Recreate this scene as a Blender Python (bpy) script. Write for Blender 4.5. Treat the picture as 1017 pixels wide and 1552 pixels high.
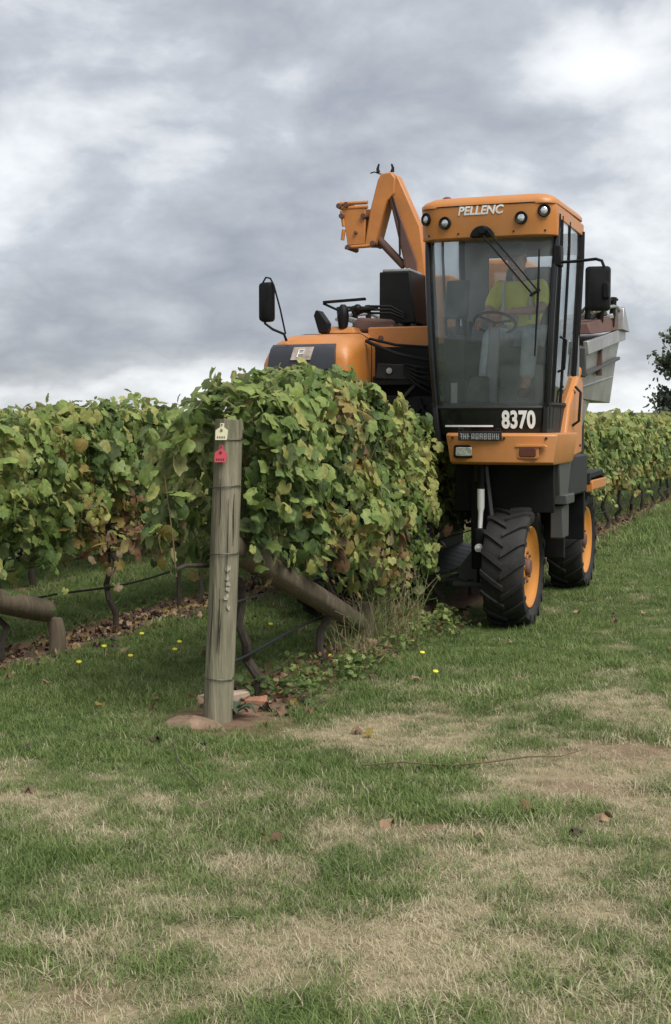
import bpy, bmesh, math, random
import numpy as np
from mathutils import Vector, Matrix, Euler
R = math.radians
for o in list(bpy.data.objects): bpy.data.objects.remove(o)
scene = bpy.context.scene
COL = scene.collection
# ------------------------------------------------------------------ camera (world x = across the rows, y = along the rows, away)
CAM = Vector((3.153, -10.2, 1.65)); YAW = R(20.3); PITCH = math.atan(136/2000)
cd = bpy.data.cameras.new('camera'); cam = bpy.data.objects.new('camera', cd); COL.objects.link(cam)
cam.location = CAM; cam.rotation_euler = (R(90)-PITCH, 0, YAW)
cd.sensor_width = 36; cd.lens = 36*2000/1552; cd.clip_end = 3000; cd.clip_start = .05
scene.camera = cam
# ------------------------------------------------------------------ sky
SUN_EL, SUN_AZ = R(52), R(122)          # azimuth clockwise from +y
w = bpy.data.worlds.new('World'); scene.world = w; w.use_nodes = True
nt = w.node_tree; nt.nodes.clear()
def wn(t, **k):
    n = nt.nodes.new(t)
    for a, b in k.items(): setattr(n, a, b)
    return n
def wl(a, b): nt.links.new(a, b)
out = wn('ShaderNodeOutputWorld')
sky = wn('ShaderNodeTexSky', sky_type='NISHITA', sun_disc=False, sun_elevation=SUN_EL, sun_rotation=SUN_AZ)
bg1 = wn('ShaderNodeBackground'); bg1.inputs[1].default_value = .06; wl(sky.outputs[0], bg1.inputs[0])
tc = wn('ShaderNodeTexCoord'); sep = wn('ShaderNodeSeparateXYZ'); wl(tc.outputs['Generated'], sep.inputs[0])
def wm(op, a, b=None, c=None, clamp=False):
    n = wn('ShaderNodeMath', operation=op, use_clamp=clamp)
    for i, v in enumerate((a, b, c)):
        if v is None: continue
        if isinstance(v, (int, float)): n.inputs[i].default_value = v
        else: wl(v, n.inputs[i])
    return n.outputs[0]
zc = wm('MAXIMUM', sep.outputs[2], 0.0)
den = wm('ADD', zc, .45)
cx_ = wm('DIVIDE', sep.outputs[0], den); cy_ = wm('DIVIDE', sep.outputs[1], den)
# turn the cloud plane so that u runs across the view and v away from it
ca, sa = math.cos(YAW), math.sin(YAW)
u = wm('ADD', wm('MULTIPLY', cx_, ca), wm('MULTIPLY', cy_, sa))
v = wm('SUBTRACT', wm('MULTIPLY', cy_, ca), wm('MULTIPLY', cx_, sa))
cv = wn('ShaderNodeCombineXYZ'); wl(u, cv.inputs[0]); wl(v, cv.inputs[1])
def wnoise(scale, detail, rough, off, dist=0.0, lac=2.0):
    mp = wn('ShaderNodeMapping'); mp.inputs['Location'].default_value = off; wl(cv.outputs[0], mp.inputs[0])
    n = wn('ShaderNodeTexNoise'); n.inputs['Scale'].default_value = scale; n.inputs['Detail'].default_value = detail
    n.inputs['Roughness'].default_value = rough; n.inputs['Distortion'].default_value = dist; n.inputs['Lacunarity'].default_value = lac
    wl(mp.outputs[0], n.inputs['Vector']); return n.outputs[0]
n1 = wnoise(3.4, 10, .56, (3.1, 1.7, 0), .35)
n2 = wnoise(9.0, 8, .58, (7.7, 2.3, 4), .3)
n3 = wnoise(1.0, 2, .5, (1.3, 8.4, 2), 0)
n4 = wnoise(4.2, 7, .5, (5.2, 9.1, 7), .2)
puff = wm('SUBTRACT', wm('MULTIPLY', wm('ABSOLUTE', wm('SUBTRACT', n4, .5)), .85), .07)     # rounded heads with creases between
dens = wm('ADD', wm('ADD', wm('MULTIPLY', n1, .62), wm('MULTIPLY', n2, .20)), wm('MULTIPLY', n3, .37)); dens = wm('ADD', wm('ADD', dens, puff), -.02)
def blob(u0, v0, ru, rv, amp):      # one cloud bank of the overcast, placed in the cloud layer
    a = wm('DIVIDE', wm('SUBTRACT', u, u0), ru); b = wm('DIVIDE', wm('SUBTRACT', v, v0), rv)
    r2 = wm('ADD', wm('MULTIPLY', a, a), wm('MULTIPLY', b, b))
    return wm('MULTIPLY', wm('POWER', 2.718, wm('MULTIPLY', r2, -1.0)), amp)
def pxuv(px, py):
    el = math.atan((640-py)/2000); d_ = Vector(((px-508.5)/2000, 1, math.tan(el))).normalized(); return d_.x/(max(d_.z, 0)+.45), d_.y/(max(d_.z, 0)+.45)
BLOBS = [(*pxuv(px, py), ru*.76, rv*.7, am) for px, py, ru, rv, am in (
    (250, 60, .22, .12, -.04), (560, 20, .22, .14, .06), (890, 110, .10, .10, .16), (1010, 0, .12, .10, -.10), (760, 40, .12, .10, -.06), (120, 210, .22, .12, .07), (170, 410, .42, .27, -.10), (420, 480, .5, .2, -.05), (560, 140, .12, .15, -.03),
    (740, 200, .16, .14, -.09), (330, 320, .2, .12, .03), (970, 420, .22, .28, .05), (500, 470, .3, .2, -.03), (200, 590, .7, .10, .10), (900, 590, .5, .2, .10), (150, 530, .6, .10, -.06))]
for b in BLOBS: dens = wm('ADD', dens, blob(*b))
cr = wn('ShaderNodeValToRGB'); wl(dens, cr.inputs[0])
e = cr.color_ramp.elements
K = .485
RAMP = ((.30, (.25, .27, .315)), (.40, (.31, .33, .375)), (.47, (.365, .385, .42)), (.54, (.43, .452, .495)), (.61, (.56, .58, .605)), (.69, (.68, .70, .725)), (.80, (.80, .82, .83)))
e[0].position = RAMP[0][0]; e[1].position = RAMP[-1][0]
for q in RAMP[1:-1]: e.new(q[0])
for el_, q in zip(sorted(e, key=lambda k: k.position), RAMP): el_.color = (q[1][0]*K, q[1][1]*K, q[1][2]*K, 1)
bg2 = wn('ShaderNodeBackground'); bg2.inputs[1].default_value = 1.0; wl(cr.outputs[0], bg2.inputs[0])
mix = wn('ShaderNodeMixShader'); mix.inputs[0].default_value = .93
wl(bg1.outputs[0], mix.inputs[1]); wl(bg2.outputs[0], mix.inputs[2]); wl(mix.outputs[0], out.inputs[0])
# ------------------------------------------------------------------ sun behind thick cloud
sd = bpy.data.lights.new('sun', 'SUN'); sd.energy = 1.5; sd.angle = R(40); sd.color = (1, .96, .9)
so = bpy.data.objects.new('sun', sd); COL.objects.link(so)
sdir = Vector((math.sin(SUN_AZ)*math.cos(SUN_EL), math.cos(SUN_AZ)*math.cos(SUN_EL), math.sin(SUN_EL)))
so.rotation_euler = (-sdir).to_track_quat('-Z', 'Y').to_euler(); so.location = (20, -20, 30)
scene.view_settings.view_transform = 'Standard'; scene.view_settings.look = 'None'
scene.view_settings.gamma = 1; scene.view_settings.exposure = 1.45
scene.cycles.max_bounces = 8; scene.cycles.transparent_max_bounces = 12

# ================================================================== helpers
rng = np.random.default_rng(11); random.seed(5)
_perm = np.random.default_rng(3).random(65536)
def _h(ix, iy, iz): return _perm[((ix*73856093) ^ (iy*19349663) ^ (iz*83492791)) & 65535]
def vnoise(x, y, z=0.0):
    x, y, z = np.broadcast_arrays(np.asarray(x, float), np.asarray(y, float), np.asarray(z, float))
    ix, iy, iz = (np.floor(a).astype(np.int64) for a in (x, y, z))
    fx, fy, fz = x-ix, y-iy, z-iz
    fx, fy, fz = (a*a*(3-2*a) for a in (fx, fy, fz))
    r = 0
    for dx in (0, 1):
        for dy in (0, 1):
            for dz in (0, 1):
                r = r+_h(ix+dx, iy+dy, iz+dz)*(fx if dx else 1-fx)*(fy if dy else 1-fy)*(fz if dz else 1-fz)
    return r
def fbm(x, y, z=0.0, o=4):
    s, a, t = 0, .5, 0
    for k in range(o):
        s = s+a*vnoise(np.asarray(x)*2**k+17*k, np.asarray(y)*2**k+5*k, np.asarray(z)*2**k+9*k); t += a; a *= .5
    return s/t
F_, CX, CY = 2000., 508.5, 776.
CF = Vector((-math.sin(YAW)*math.cos(PITCH), math.cos(YAW)*math.cos(PITCH), -math.sin(PITCH)))
CR = Vector((math.cos(YAW), math.sin(YAW), 0)); CU = CR.cross(CF)
def ray(px, py): return CF+CR*((px-CX)/F_)-CU*((py-CY)/F_)
def ground(px, py, z=0.0):
    r = ray(px, py); t = (z-CAM.z)/r.z; return CAM+r*t

def nodes_of(name):
    m = bpy.data.materials.new(name); m.use_nodes = True
    return m, m.node_tree, m.node_tree.nodes['Principled BSDF']
def mat(name, col, rough=.6, metal=0.0, var=.15, scale=6.0, bump=.0, bscale=60.0, dirt=None, dirt_amt=.35, dirt_scale=3.0, coat=0.0, spec=.5, stretch=None, coords='Object'):
    m, t, b = nodes_of(name); N = t.nodes.new; L = t.links.new
    tc = N('ShaderNodeTexCoord'); src = tc.outputs[coords]
    if stretch:
        mp = N('ShaderNodeMapping'); mp.inputs['Scale'].default_value = stretch; L(src, mp.inputs[0]); src = mp.outputs[0]
    n = N('ShaderNodeTexNoise'); n.inputs['Scale'].default_value = scale; n.inputs['Detail'].default_value = 6; n.inputs['Roughness'].default_value = .6
    L(src, n.inputs['Vector'])
    mr = N('ShaderNodeMapRange'); mr.inputs[1].default_value = .3; mr.inputs[2].default_value = .7; mr.inputs[3].default_value = 1-var; mr.inputs[4].default_value = 1+var
    L(n.outputs[0], mr.inputs[0])
    mx = N('ShaderNodeVectorMath'); mx.operation = 'SCALE'; mx.inputs[0].default_value = col; L(mr.outputs[0], mx.inputs['Scale'])
    c = mx.outputs[0]
    if dirt:
        d = N('ShaderNodeTexNoise'); d.inputs['Scale'].default_value = dirt_scale; d.inputs['Detail'].default_value = 9; d.inputs['Roughness'].default_value = .7
        L(src, d.inputs['Vector'])
        r2 = N('ShaderNodeMapRange'); r2.inputs[1].default_value = .42; r2.inputs[2].default_value = .72; r2.inputs[4].default_value = dirt_amt; L(d.outputs[0], r2.inputs[0])
        mm = N('ShaderNodeMix'); mm.data_type = 'RGBA'; L(r2.outputs[0], mm.inputs[0]); L(c, mm.inputs[6]); mm.inputs[7].default_value = (*dirt, 1); c = mm.outputs[2]
    L(c, b.inputs['Base Color'])
    rr = N('ShaderNodeMapRange'); rr.inputs[3].default_value = max(.02, rough-.1); rr.inputs[4].default_value = min(1, rough+.12); L(n.outputs[0], rr.inputs[0]); L(rr.outputs[0], b.inputs['Roughness'])
    b.inputs['Metallic'].default_value = metal; b.inputs['Coat Weight'].default_value = coat; b.inputs['Specular IOR Level'].default_value = spec
    if bump:
        n2 = N('ShaderNodeTexNoise'); n2.inputs['Scale'].default_value = bscale; n2.inputs['Detail'].default_value = 5; L(src, n2.inputs['Vector'])
        bp = N('ShaderNodeBump'); bp.inputs['Strength'].default_value = bump; bp.inputs['Distance'].default_value = .01; L(n2.outputs[0], bp.inputs['Height']); L(bp.outputs[0], b.inputs['Normal'])
    return m
M = {}
M['orange'] = mat('orange_paint', (.50, .185, .036), .45, var=.07, dirt=(.40, .26, .16), dirt_amt=.40, dirt_scale=1.8, coat=.12)
M['orange_beam'] = mat('orange_beam_paint', (.50, .19, .045), .5, var=.1, dirt=(.2, .1, .05), dirt_amt=.3, dirt_scale=4)
M['black'] = mat('black_plastic', (.007, .0075, .008), .5, var=.2, dirt=(.03, .028, .025), dirt_amt=.15, spec=.18)
M['blackgloss'] = mat('black_gloss_panel', (.008, .009, .010), .22, var=.1, dirt=(.05, .05, .045), dirt_amt=.12)
M['dark'] = mat('dark_painted_steel', (.014, .015, .016), .55, var=.2, dirt=(.05, .042, .035), dirt_amt=.25, spec=.35)
M['greydark'] = mat('dark_grey_steel', (.055, .058, .056), .5, var=.12, dirt=(.05, .045, .035), dirt_amt=.35)
M['grille'] = mat('grille_grey', (.035, .037, .045), .32, var=.1)
M['inox'] = mat('stainless_steel', (.40, .40, .385), .38, metal=.6, var=.10, dirt=(.12, .10, .085), dirt_amt=.55, dirt_scale=3.5)
M['bright'] = mat('polished_rod', (.78, .79, .78), .25, metal=.25, var=.05)
M['chrome'] = mat('chrome', (.85, .86, .87), .14, metal=1, var=.02)
M['rubber'] = mat('tyre_rubber', (.009, .0095, .0105), .75, var=.2, dirt=(.07, .056, .04), dirt_amt=.35, dirt_scale=7, bump=.25)
M['rim'] = mat('orange_rim', (.56, .22, .035), .5, var=.08, dirt=(.25, .16, .08), dirt_amt=.35)
M['white'] = mat('white_decal', (.78, .78, .76), .5, var=.05)
M['plategrey'] = mat('faded_plate_print', (.30, .30, .29), .6, var=.25, scale=40)
M['rust_and_shade'] = mat('rusty_steel_and_shade', (.12, .06, .045), .7, var=.25, dirt=(.05, .03, .03), dirt_amt=.5)  # rust brown; also the painted shading under the loading arm
M['lens'] = mat('lamp_lens', (.58, .59, .58), .15, metal=.6, var=.5, scale=45)
M['redlens'] = mat('tail_lens', (.10, .035, .025), .2, var=.2)
M['hose'] = mat('hydraulic_hose', (.010, .0105, .011), .7, var=.1, spec=.2)
M['cabgrey'] = mat('cab_interior', (.20, .22, .225), .7, var=.12)
M['seat'] = mat('seat_fabric', (.06, .068, .072), .85, var=.15, bump=.1)
M['beacon'] = mat('amber_beacon', (.16, .05, .03), .3, var=.1)
M['wood'] = mat('weathered_timber', (.20, .178, .125), .85, var=.5, scale=5, stretch=(7, 7, .55), bump=.7, bscale=16, dirt=(.11, .13, .06), dirt_amt=.6, dirt_scale=2.0)
M['wood2'] = mat('brown_timber', (.135, .105, .07), .88, var=.35, scale=5, stretch=(7, 7, .6), bump=.6, bscale=14, dirt=(.07, .065, .04), dirt_amt=.55, dirt_scale=2)
M['crack'] = mat('timber_crack', (.02, .017, .012), .95)
M['wire'] = mat('galvanised_wire', (.09, .09, .085), .5, metal=.5)
M['drip'] = mat('drip_tube', (.010, .011, .011), .5)
M['bark'] = mat('vine_bark', (.05, .04, .03), .95, var=.4, scale=10, stretch=(6, 6, 1), bump=.8, bscale=30)
M['cane'] = mat('vine_cane', (.11, .075, .04), .8, var=.3)
M['grape'] = mat('grape_skin', (.012, .009, .022), .45, var=.3)
M['tagy'] = mat('pale_yellow_tag', (.68, .65, .44), .5, var=.06)
M['tagr'] = mat('red_tag', (.50, .07, .09), .5, var=.1)
M['ink'] = mat('tag_ink', (.20, .18, .14), .8)
M['inkr'] = mat('red_tag_ink', (.19, .02, .03), .8)
M['paintworn'] = mat('worn_white_paint', (.30, .285, .215), .95, var=.35, scale=50)
M['brick'] = mat('terracotta', (.30, .145, .085), .9, var=.4, scale=14, bump=.4)
M['soil'] = mat('bare_soil', (.20, .135, .09), .95, var=.35, scale=9, bump=.8, bscale=40)
M['deadleaf'] = mat('dead_leaf', (.13, .065, .035), .9, var=.35, scale=12)
M['strawtwig'] = mat('dry_stem', (.30, .235, .14), .9, var=.3, scale=8)
M['tree_bark'] = mat('tree_bark', (.10, .09, .075), .9, var=.3, bump=.5)
M['skin'] = mat('skin', (.42, .235, .165), .55, var=.08)
M['hivis'] = mat('hi_vis_yellow', (.78, .82, .10), .8, var=.12)
M['jeans'] = mat('pale_denim', (.38, .43, .46), .9, var=.15, scale=14)
M['cloth_grey'] = mat('grey_cap_cloth', (.13, .14, .14), .9, var=.1)
M['hair'] = mat('brown_hair', (.05, .035, .025), .7)
M['boot'] = mat('boot_leather', (.05, .038, .03), .7)
M['reflect'] = mat('reflective_tape', (.5, .5, .48), .35)
def glass_mat(name, tint, gloss, dust, dustcol):
    m = bpy.data.materials.new(name); m.use_nodes = True; t = m.node_tree; t.nodes.clear(); N = t.nodes.new; L = t.links.new
    o = N('ShaderNodeOutputMaterial'); tr = N('ShaderNodeBsdfTransparent'); tr.inputs[0].default_value = (*tint, 1)
    gl = N('ShaderNodeBsdfGlossy'); gl.inputs['Roughness'].default_value = .03; gl.inputs[0].default_value = (.9, .95, .95, 1)
    df = N('ShaderNodeBsdfDiffuse'); df.inputs[0].default_value = (*dustcol, 1)
    lw = N('ShaderNodeFresnel'); lw.inputs[0].default_value = 1.5
    ad = N('ShaderNodeMath'); ad.operation = 'MULTIPLY_ADD'; ad.inputs[1].default_value = 1.0; ad.inputs[2].default_value = gloss; ad.use_clamp = True; L(lw.outputs[0], ad.inputs[0])
    m1 = N('ShaderNodeMixShader'); L(ad.outputs[0], m1.inputs[0]); L(tr.outputs[0], m1.inputs[1]); L(gl.outputs[0], m1.inputs[2])
    tc = N('ShaderNodeTexCoord'); n = N('ShaderNodeTexNoise'); n.inputs['Scale'].default_value = 3; n.inputs['Detail'].default_value = 8; L(tc.outputs['Object'], n.inputs['Vector'])
    mr = N('ShaderNodeMapRange'); mr.inputs[1].default_value = .3; mr.inputs[2].default_value = .75; mr.inputs[3].default_value = dust*.5; mr.inputs[4].default_value = dust*1.6; L(n.outputs[0], mr.inputs[0])
    m2 = N('ShaderNodeMixShader'); L(mr.outputs[0], m2.inputs[0]); L(m1.outputs[0], m2.inputs[1]); L(df.outputs[0], m2.inputs[2]); L(m2.outputs[0], o.inputs[0])
    return m
M['glass'] = glass_mat('windscreen_glass', (.97, .985, .985), -.02, .08, (.50, .55, .56))
M['sideglass'] = glass_mat('tinted_side_glass', (.93, .95, .95), .05, .02, (.3, .32, .32))
def leaf_mat(name, col, under, trans=.42, rough=.5):
    m = bpy.data.materials.new(name); m.use_nodes = True; t = m.node_tree; N = t.nodes.new; L = t.links.new
    b = t.nodes['Principled BSDF']; o = t.nodes['Material Output']
    g = N('ShaderNodeNewGeometry'); n = N('ShaderNodeTexNoise'); n.inputs['Scale'].default_value = 5; n.inputs['Detail'].default_value = 4; L(g.outputs['Position'], n.inputs['Vector'])
    n2 = N('ShaderNodeTexNoise'); n2.inputs['Scale'].default_value = 38; n2.inputs['Detail'].default_value = 3; L(g.outputs['Position'], n2.inputs['Vector'])
    ad = N('ShaderNodeMath'); ad.operation = 'ADD'; L(n.outputs[0], ad.inputs[0]); L(n2.outputs[0], ad.inputs[1])
    mr = N('ShaderNodeMapRange'); mr.inputs[1].default_value = .65; mr.inputs[2].default_value = 1.35; mr.inputs[3].default_value = .62; mr.inputs[4].default_value = 1.42; L(ad.outputs[0], mr.inputs[0])
    mx = N('ShaderNodeMix'); mx.data_type = 'RGBA'; L(g.outputs['Backfacing'], mx.inputs[0]); mx.inputs[6].default_value = (*col, 1); mx.inputs[7].default_value = (*under, 1)
    sc = N('ShaderNodeVectorMath'); sc.operation = 'SCALE'; L(mx.outputs[2], sc.inputs[0]); L(mr.outputs[0], sc.inputs['Scale'])
    L(sc.outputs[0], b.inputs['Base Color']); b.inputs['Roughness'].default_value = rough; b.inputs['Specular IOR Level'].default_value = .35
    bp = N('ShaderNodeBump'); bp.inputs['Strength'].default_value = .5; bp.inputs['Distance'].default_value = .01; L(n2.outputs[0], bp.inputs['Height']); L(bp.outputs[0], b.inputs['Normal'])
    tl = N('ShaderNodeBsdfTranslucent'); L(sc.outputs[0], tl.inputs[0])
    ms = N('ShaderNodeMixShader'); ms.inputs[0].default_value = trans; L(b.outputs[0], ms.inputs[1]); L(tl.outputs[0], ms.inputs[2]); L(ms.outputs[0], o.inputs[0])
    return m
LEAFM = [leaf_mat('leaf_deep_green', (.078, .128, .036), (.12, .155, .07)),
         leaf_mat('leaf_green', (.145, .212, .056), (.18, .22, .095)),
         leaf_mat('leaf_light_green', (.25, .325, .095), (.26, .30, .13)),
         leaf_mat('leaf_yellow_green', (.35, .36, .115), (.33, .335, .145)),
         leaf_mat('leaf_yellow', (.32, .245, .075), (.31, .25, .11)),
         leaf_mat('leaf_russet', (.20, .115, .060), (.22, .155, .10)),
         leaf_mat('leaf_tan', (.31, .235, .14), (.29, .23, .16))]

class MB:
    """collects primitives; build() links them as one mesh object"""
    def __init__(s): s.v = []; s.f = []; s.mi = []; s.cur = 0
    def add(s, vs, fs):
        k = len(s.v); s.v += [tuple(p) for p in vs]; s.f += [tuple(i+k for i in f) for f in fs]; s.mi += [s.cur]*len(fs)
    def box(s, x0, x1, y0, y1, z0, z1, mtx=None):
        vs = [Vector((x, y, z)) for z in (z0, z1) for y in (y0, y1) for x in (x0, x1)]
        if mtx: vs = [mtx @ p for p in vs]
        s.add(vs, [(0, 2, 3, 1), (4, 5, 7, 6), (0, 1, 5, 4), (2, 6, 7, 3), (0, 4, 6, 2), (1, 3, 7, 5)]); return s
    def hexa(s, b, t):         # bottom 4 points, top 4 points (ccw from above)
        s.add(list(b)+list(t), [(3, 2, 1, 0), (4, 5, 6, 7)]+[(i, (i+1) % 4, 4+(i+1) % 4, 4+i) for i in range(4)]); return s
    def rings(s, rings, cap=True):
        k = len(s.v); n = len(rings[0]); vs = [p for r in rings for p in r]; fs = []
        for i in range(len(rings)-1):
            for j in range(n):
                fs.append((i*n+j, i*n+(j+1) % n, (i+1)*n+(j+1) % n, (i+1)*n+j))
        if cap: fs += [tuple(range(n-1, -1, -1)), tuple((len(rings)-1)*n+j for j in range(n))]
        s.add(vs, fs); return s
    def tube(s, pts, r, n=8, cap=True):
        pts = [Vector(p) for p in pts]; rr = r if isinstance(r, (list, tuple)) else [r]*len(pts)
        rings = []; up = Vector((0, 0, 1))
        t0 = (pts[1]-pts[0]).normalized(); a = t0.cross(up if abs(t0.z) < .9 else Vector((1, 0, 0))).normalized()
        for i, p in enumerate(pts):
            t = (pts[min(i+1, len(pts)-1)]-pts[max(i-1, 0)]).normalized()
            a = (a-t*a.dot(t)).normalized(); b = t.cross(a)
            rings.append([p+a*rr[i]*math.cos(2*math.pi*k/n)+b*rr[i]*math.sin(2*math.pi*k/n) for k in range(n)])
        s.rings(rings, cap); return s
    def cyl(s, p, q, r, n=16): return s.tube([p, q], r, n)
    def bar(s, p, q, w, h, up=(0, 0, 1)):
        p, q = Vector(p), Vector(q); t = (q-p).normalized(); a = t.cross(Vector(up)).normalized(); b = a.cross(t)
        c = [a*sx*w/2+b*sz*h/2 for sx, sz in ((-1, -1), (1, -1), (1, 1), (-1, 1))]
        s.rings([[p+k for k in c], [q+k for k in c]]); return s
    def prism(s, poly, axis, a0, a1):       # poly of 2D points in the plane normal to axis
        def P(pt, a): return {'x': (a, pt[0], pt[1]), 'y': (pt[0], a, pt[1]), 'z': (pt[0], pt[1], a)}[axis]
        n = len(poly); s.add([P(p, a0) for p in poly]+[P(p, a1) for p in poly], [tuple(range(n-1, -1, -1)), tuple(range(n, 2*n))]+[(i, (i+1) % n, n+(i+1) % n, n+i) for i in range(n)]); return s
    def lathe(s, prof, c, axis=(1, 0, 0), n=40):     # prof: (along, radius)
        ax = Vector(axis).normalized(); a = ax.orthogonal().normalized(); b = ax.cross(a); c = Vector(c)
        s.rings([[c+ax*p+a*r*math.cos(2*math.pi*k/n)+b*r*math.sin(2*math.pi*k/n) for k in range(n)] for p, r in prof], cap=prof[0][1] > 1e-5 and True); return s
    def ball(s, c, rad, n=12, m=8, sq=(1, 1, 1)):
        c = Vector(c); rings = []
        for i in range(m+1):
            th = math.pi*i/m; r = max(math.sin(th), .001)
            rings.append([c+Vector((r*math.cos(2*math.pi*k/n)*rad*sq[0], r*math.sin(2*math.pi*k/n)*rad*sq[1], -math.cos(th)*rad*sq[2])) for k in range(n)])
        s.rings(rings); return s
    def build(s, name, m, parent=None, bevel=0.0, smooth=True, angle=40, seg=2, loc=None):
        me = bpy.data.meshes.new(name); me.from_pydata([tuple(p) for p in s.v], [], s.f)
        for q in (m if isinstance(m, list) else [m]): me.materials.append(q)
        if isinstance(m, list): me.polygons.foreach_set('material_index', s.mi)
        bm = bmesh.new(); bm.from_mesh(me); bmesh.ops.recalc_face_normals(bm, faces=bm.faces); bm.to_mesh(me); bm.free()
        o = bpy.data.objects.new(name, me); COL.objects.link(o)
        if smooth:
            me.polygons.foreach_set('use_smooth', [True]*len(me.polygons)); me.set_sharp_from_angle(angle=R(angle))
        if bevel:
            b = o.modifiers.new('bevel', 'BEVEL'); b.width = bevel; b.segments = seg; b.limit_method = 'ANGLE'; b.angle_limit = R(40); b.harden_normals = False
        if parent:
            o.parent = parent
            if parent.type == 'EMPTY' and loc is None: o.location = (0, 0, 0)
        if loc is not None: o.location = loc
        return o
def tag(o, label, cat, group=None, kind=None):
    if label: o['label'] = label
    if cat: o['category'] = cat
    if group: o['group'] = group
    if kind: o['kind'] = kind
    return o
def empty(name, loc=(0, 0, 0)):
    o = bpy.data.objects.new(name, None); COL.objects.link(o); o.location = loc; o.empty_display_size = .2; return o
def rr(x0, x1, y0, y1, r, n=5):
    pts = []
    for cx, cy, a0 in ((x1-r, y1-r, 0), (x0+r, y1-r, 90), (x0+r, y0+r, 180), (x1-r, y0+r, 270)):
        for i in range(n+1):
            a = R(a0+90*i/n); pts.append((cx+r*math.cos(a), cy+r*math.sin(a)))
    return pts
def npmesh(name, V, faces_n, mats, mi=None, smooth=True):
    """V (k*n,3) and faces as an index array of triangles/quads (m,c)"""
    me = bpy.data.meshes.new(name); Fc = np.asarray(faces_n, np.int32); m, c = Fc.shape
    me.vertices.add(len(V)); me.vertices.foreach_set('co', np.asarray(V, np.float32).ravel())
    me.loops.add(m*c); me.loops.foreach_set('vertex_index', Fc.ravel())
    me.polygons.add(m); me.polygons.foreach_set('loop_start', np.arange(0, m*c, c, dtype=np.int32)); 
    for q in mats: me.materials.append(q)
    if mi is not None: me.polygons.foreach_set('material_index', np.asarray(mi, np.int32))
    me.polygons.foreach_set('use_smooth', np.full(m, smooth)); me.update(calc_edges=True); me.validate()
    return me
def text_mesh(txt, size, depth=.003, shear=0.0, offset=0.0, space=1.0):
    c = bpy.data.curves.new('t', 'FONT'); c.body = txt; c.size = size; c.extrude = depth; c.shear = shear; c.offset = offset; c.space_character = space
    c.align_x = 'CENTER'; c.align_y = 'CENTER'; c.resolution_u = 4
    o = bpy.data.objects.new('t', c); COL.objects.link(o)
    dg = bpy.context.evaluated_depsgraph_get(); me = bpy.data.meshes.new_from_object(o.evaluated_get(dg))
    bpy.data.objects.remove(o); bpy.data.curves.remove(c); return me

# ================================================================== ground
ROWS = {'A': 0.0, 'B': -2.17, 'C': -4.25, 'D': -6.35, 'E': -8.45}
POST = Vector((.028, -3.655, 0)); YEND = -3.3
def rowend(x): return -3.66+(x)*(-.2)       # the headland runs across the view
bare = [(*ground(972, 1138)[:2], .5, .32), (*ground(870, 1195)[:2], .28, .2), (*ground(650, 1255)[:2], .22, .1), (*ground(700, 1508)[:2], .09, .07),
        (*ground(140, 1505)[:2], .22, .14), (*ground(690, 1120)[:2], .7, .3), (*ground(350, 1320)[:2], .4, .35), (*ground(520, 1420)[:2], .45, .25), (*ground(900, 1420)[:2], .55, .3), (*ground(800, 1300)[:2], .5, .2)]
def camdepth(x, y): return (x-CAM.x)*(-math.sin(YAW))+(y-CAM.y)*math.cos(YAW)
def camside(x, y): return (x-CAM.x)*math.cos(YAW)+(y-CAM.y)*math.sin(YAW)
def dryness(x, y):
    x = np.asarray(x); y = np.asarray(y)
    Y = camdepth(x, y); X = camside(x, y)
    d = fbm(x*1.1+3, y*1.1+8, 0, 5)*1.5-.75+.75*(vnoise(x*4.5, y*4.5, 3)-.5)+.5*(vnoise(x*11, y*11, 4)-.5)
    zone = np.clip((7.2-Y)/1.6, -1.2, 1)*.30+np.clip((X+.2)/1.0, -1, 1)*.20
    zone = np.where(Y > 9, -.42, zone)
    d = .17+d*1.15+zone
    for i, (bx, by, ru, rv) in enumerate(bare):
        du = (x-bx)*math.cos(YAW)+(y-by)*math.sin(YAW); dv = -(x-bx)*math.sin(YAW)+(y-by)*math.cos(YAW)
        d = d+(.55 if i < 5 else .3)*np.exp(-(du/ru)**2-(dv/rv)**2)
    return np.clip(d, 0, 1)
def soilness(x, y):
    x = np.asarray(x); y = np.asarray(y); s = np.zeros(np.broadcast(x, y).shape)
    wob = (fbm(x*1.7, y*1.7, 5)-.5)*.5
    for k, rx in ROWS.items():
        wd = .36 if k == 'B' else .30
        if k == 'A': wd = np.where(y > 4, .26, .30)
        if k in 'CDE': wd = .12
        a = np.clip((wd-np.abs(x-rx+(.05 if k == 'B' else 0))+wob*.45)/.14, 0, 1)*np.clip((y-rowend(rx)+.12)/.2+wob, 0, 1)
        s = np.maximum(s, a)
    s = np.maximum(s, np.clip(1.5-np.hypot((x-.03)/.42, (y+3.66)/.30)+wob*1.2, 0, 1))
    for i, (bx, by, ru, rv) in enumerate(bare[:5]):
        du = (x-bx)*math.cos(YAW)+(y-by)*math.sin(YAW); dv = -(x-bx)*math.sin(YAW)+(y-by)*math.cos(YAW)
        s = np.maximum(s, np.clip(1.15-np.hypot(du/ru, dv/rv)+wob*2, 0, 1)*.75)
    return np.clip(s, 0, 1)
def height(x, y):
    return (fbm(np.asarray(x)*.9, np.asarray(y)*.9, 2, 3)-.5)*.035
def axis_pts(lo, hi, step, ext):
    a = list(np.arange(lo, hi+1e-6, step)); s = step
    L, H = [lo], [hi]
    while L[-1] > -ext: s *= 1.35; L.append(L[-1]-s)
    s = step
    while H[-1] < ext: s *= 1.35; H.append(H[-1]+s)
    return np.array(L[:0:-1]+a+H[1:])
gx = axis_pts(-9, 7, .085, 900); gy = axis_pts(-8.2, 8, .085, 900)
GX, GY = np.meshgrid(gx, gy); ny, nx = GX.shape
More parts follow.
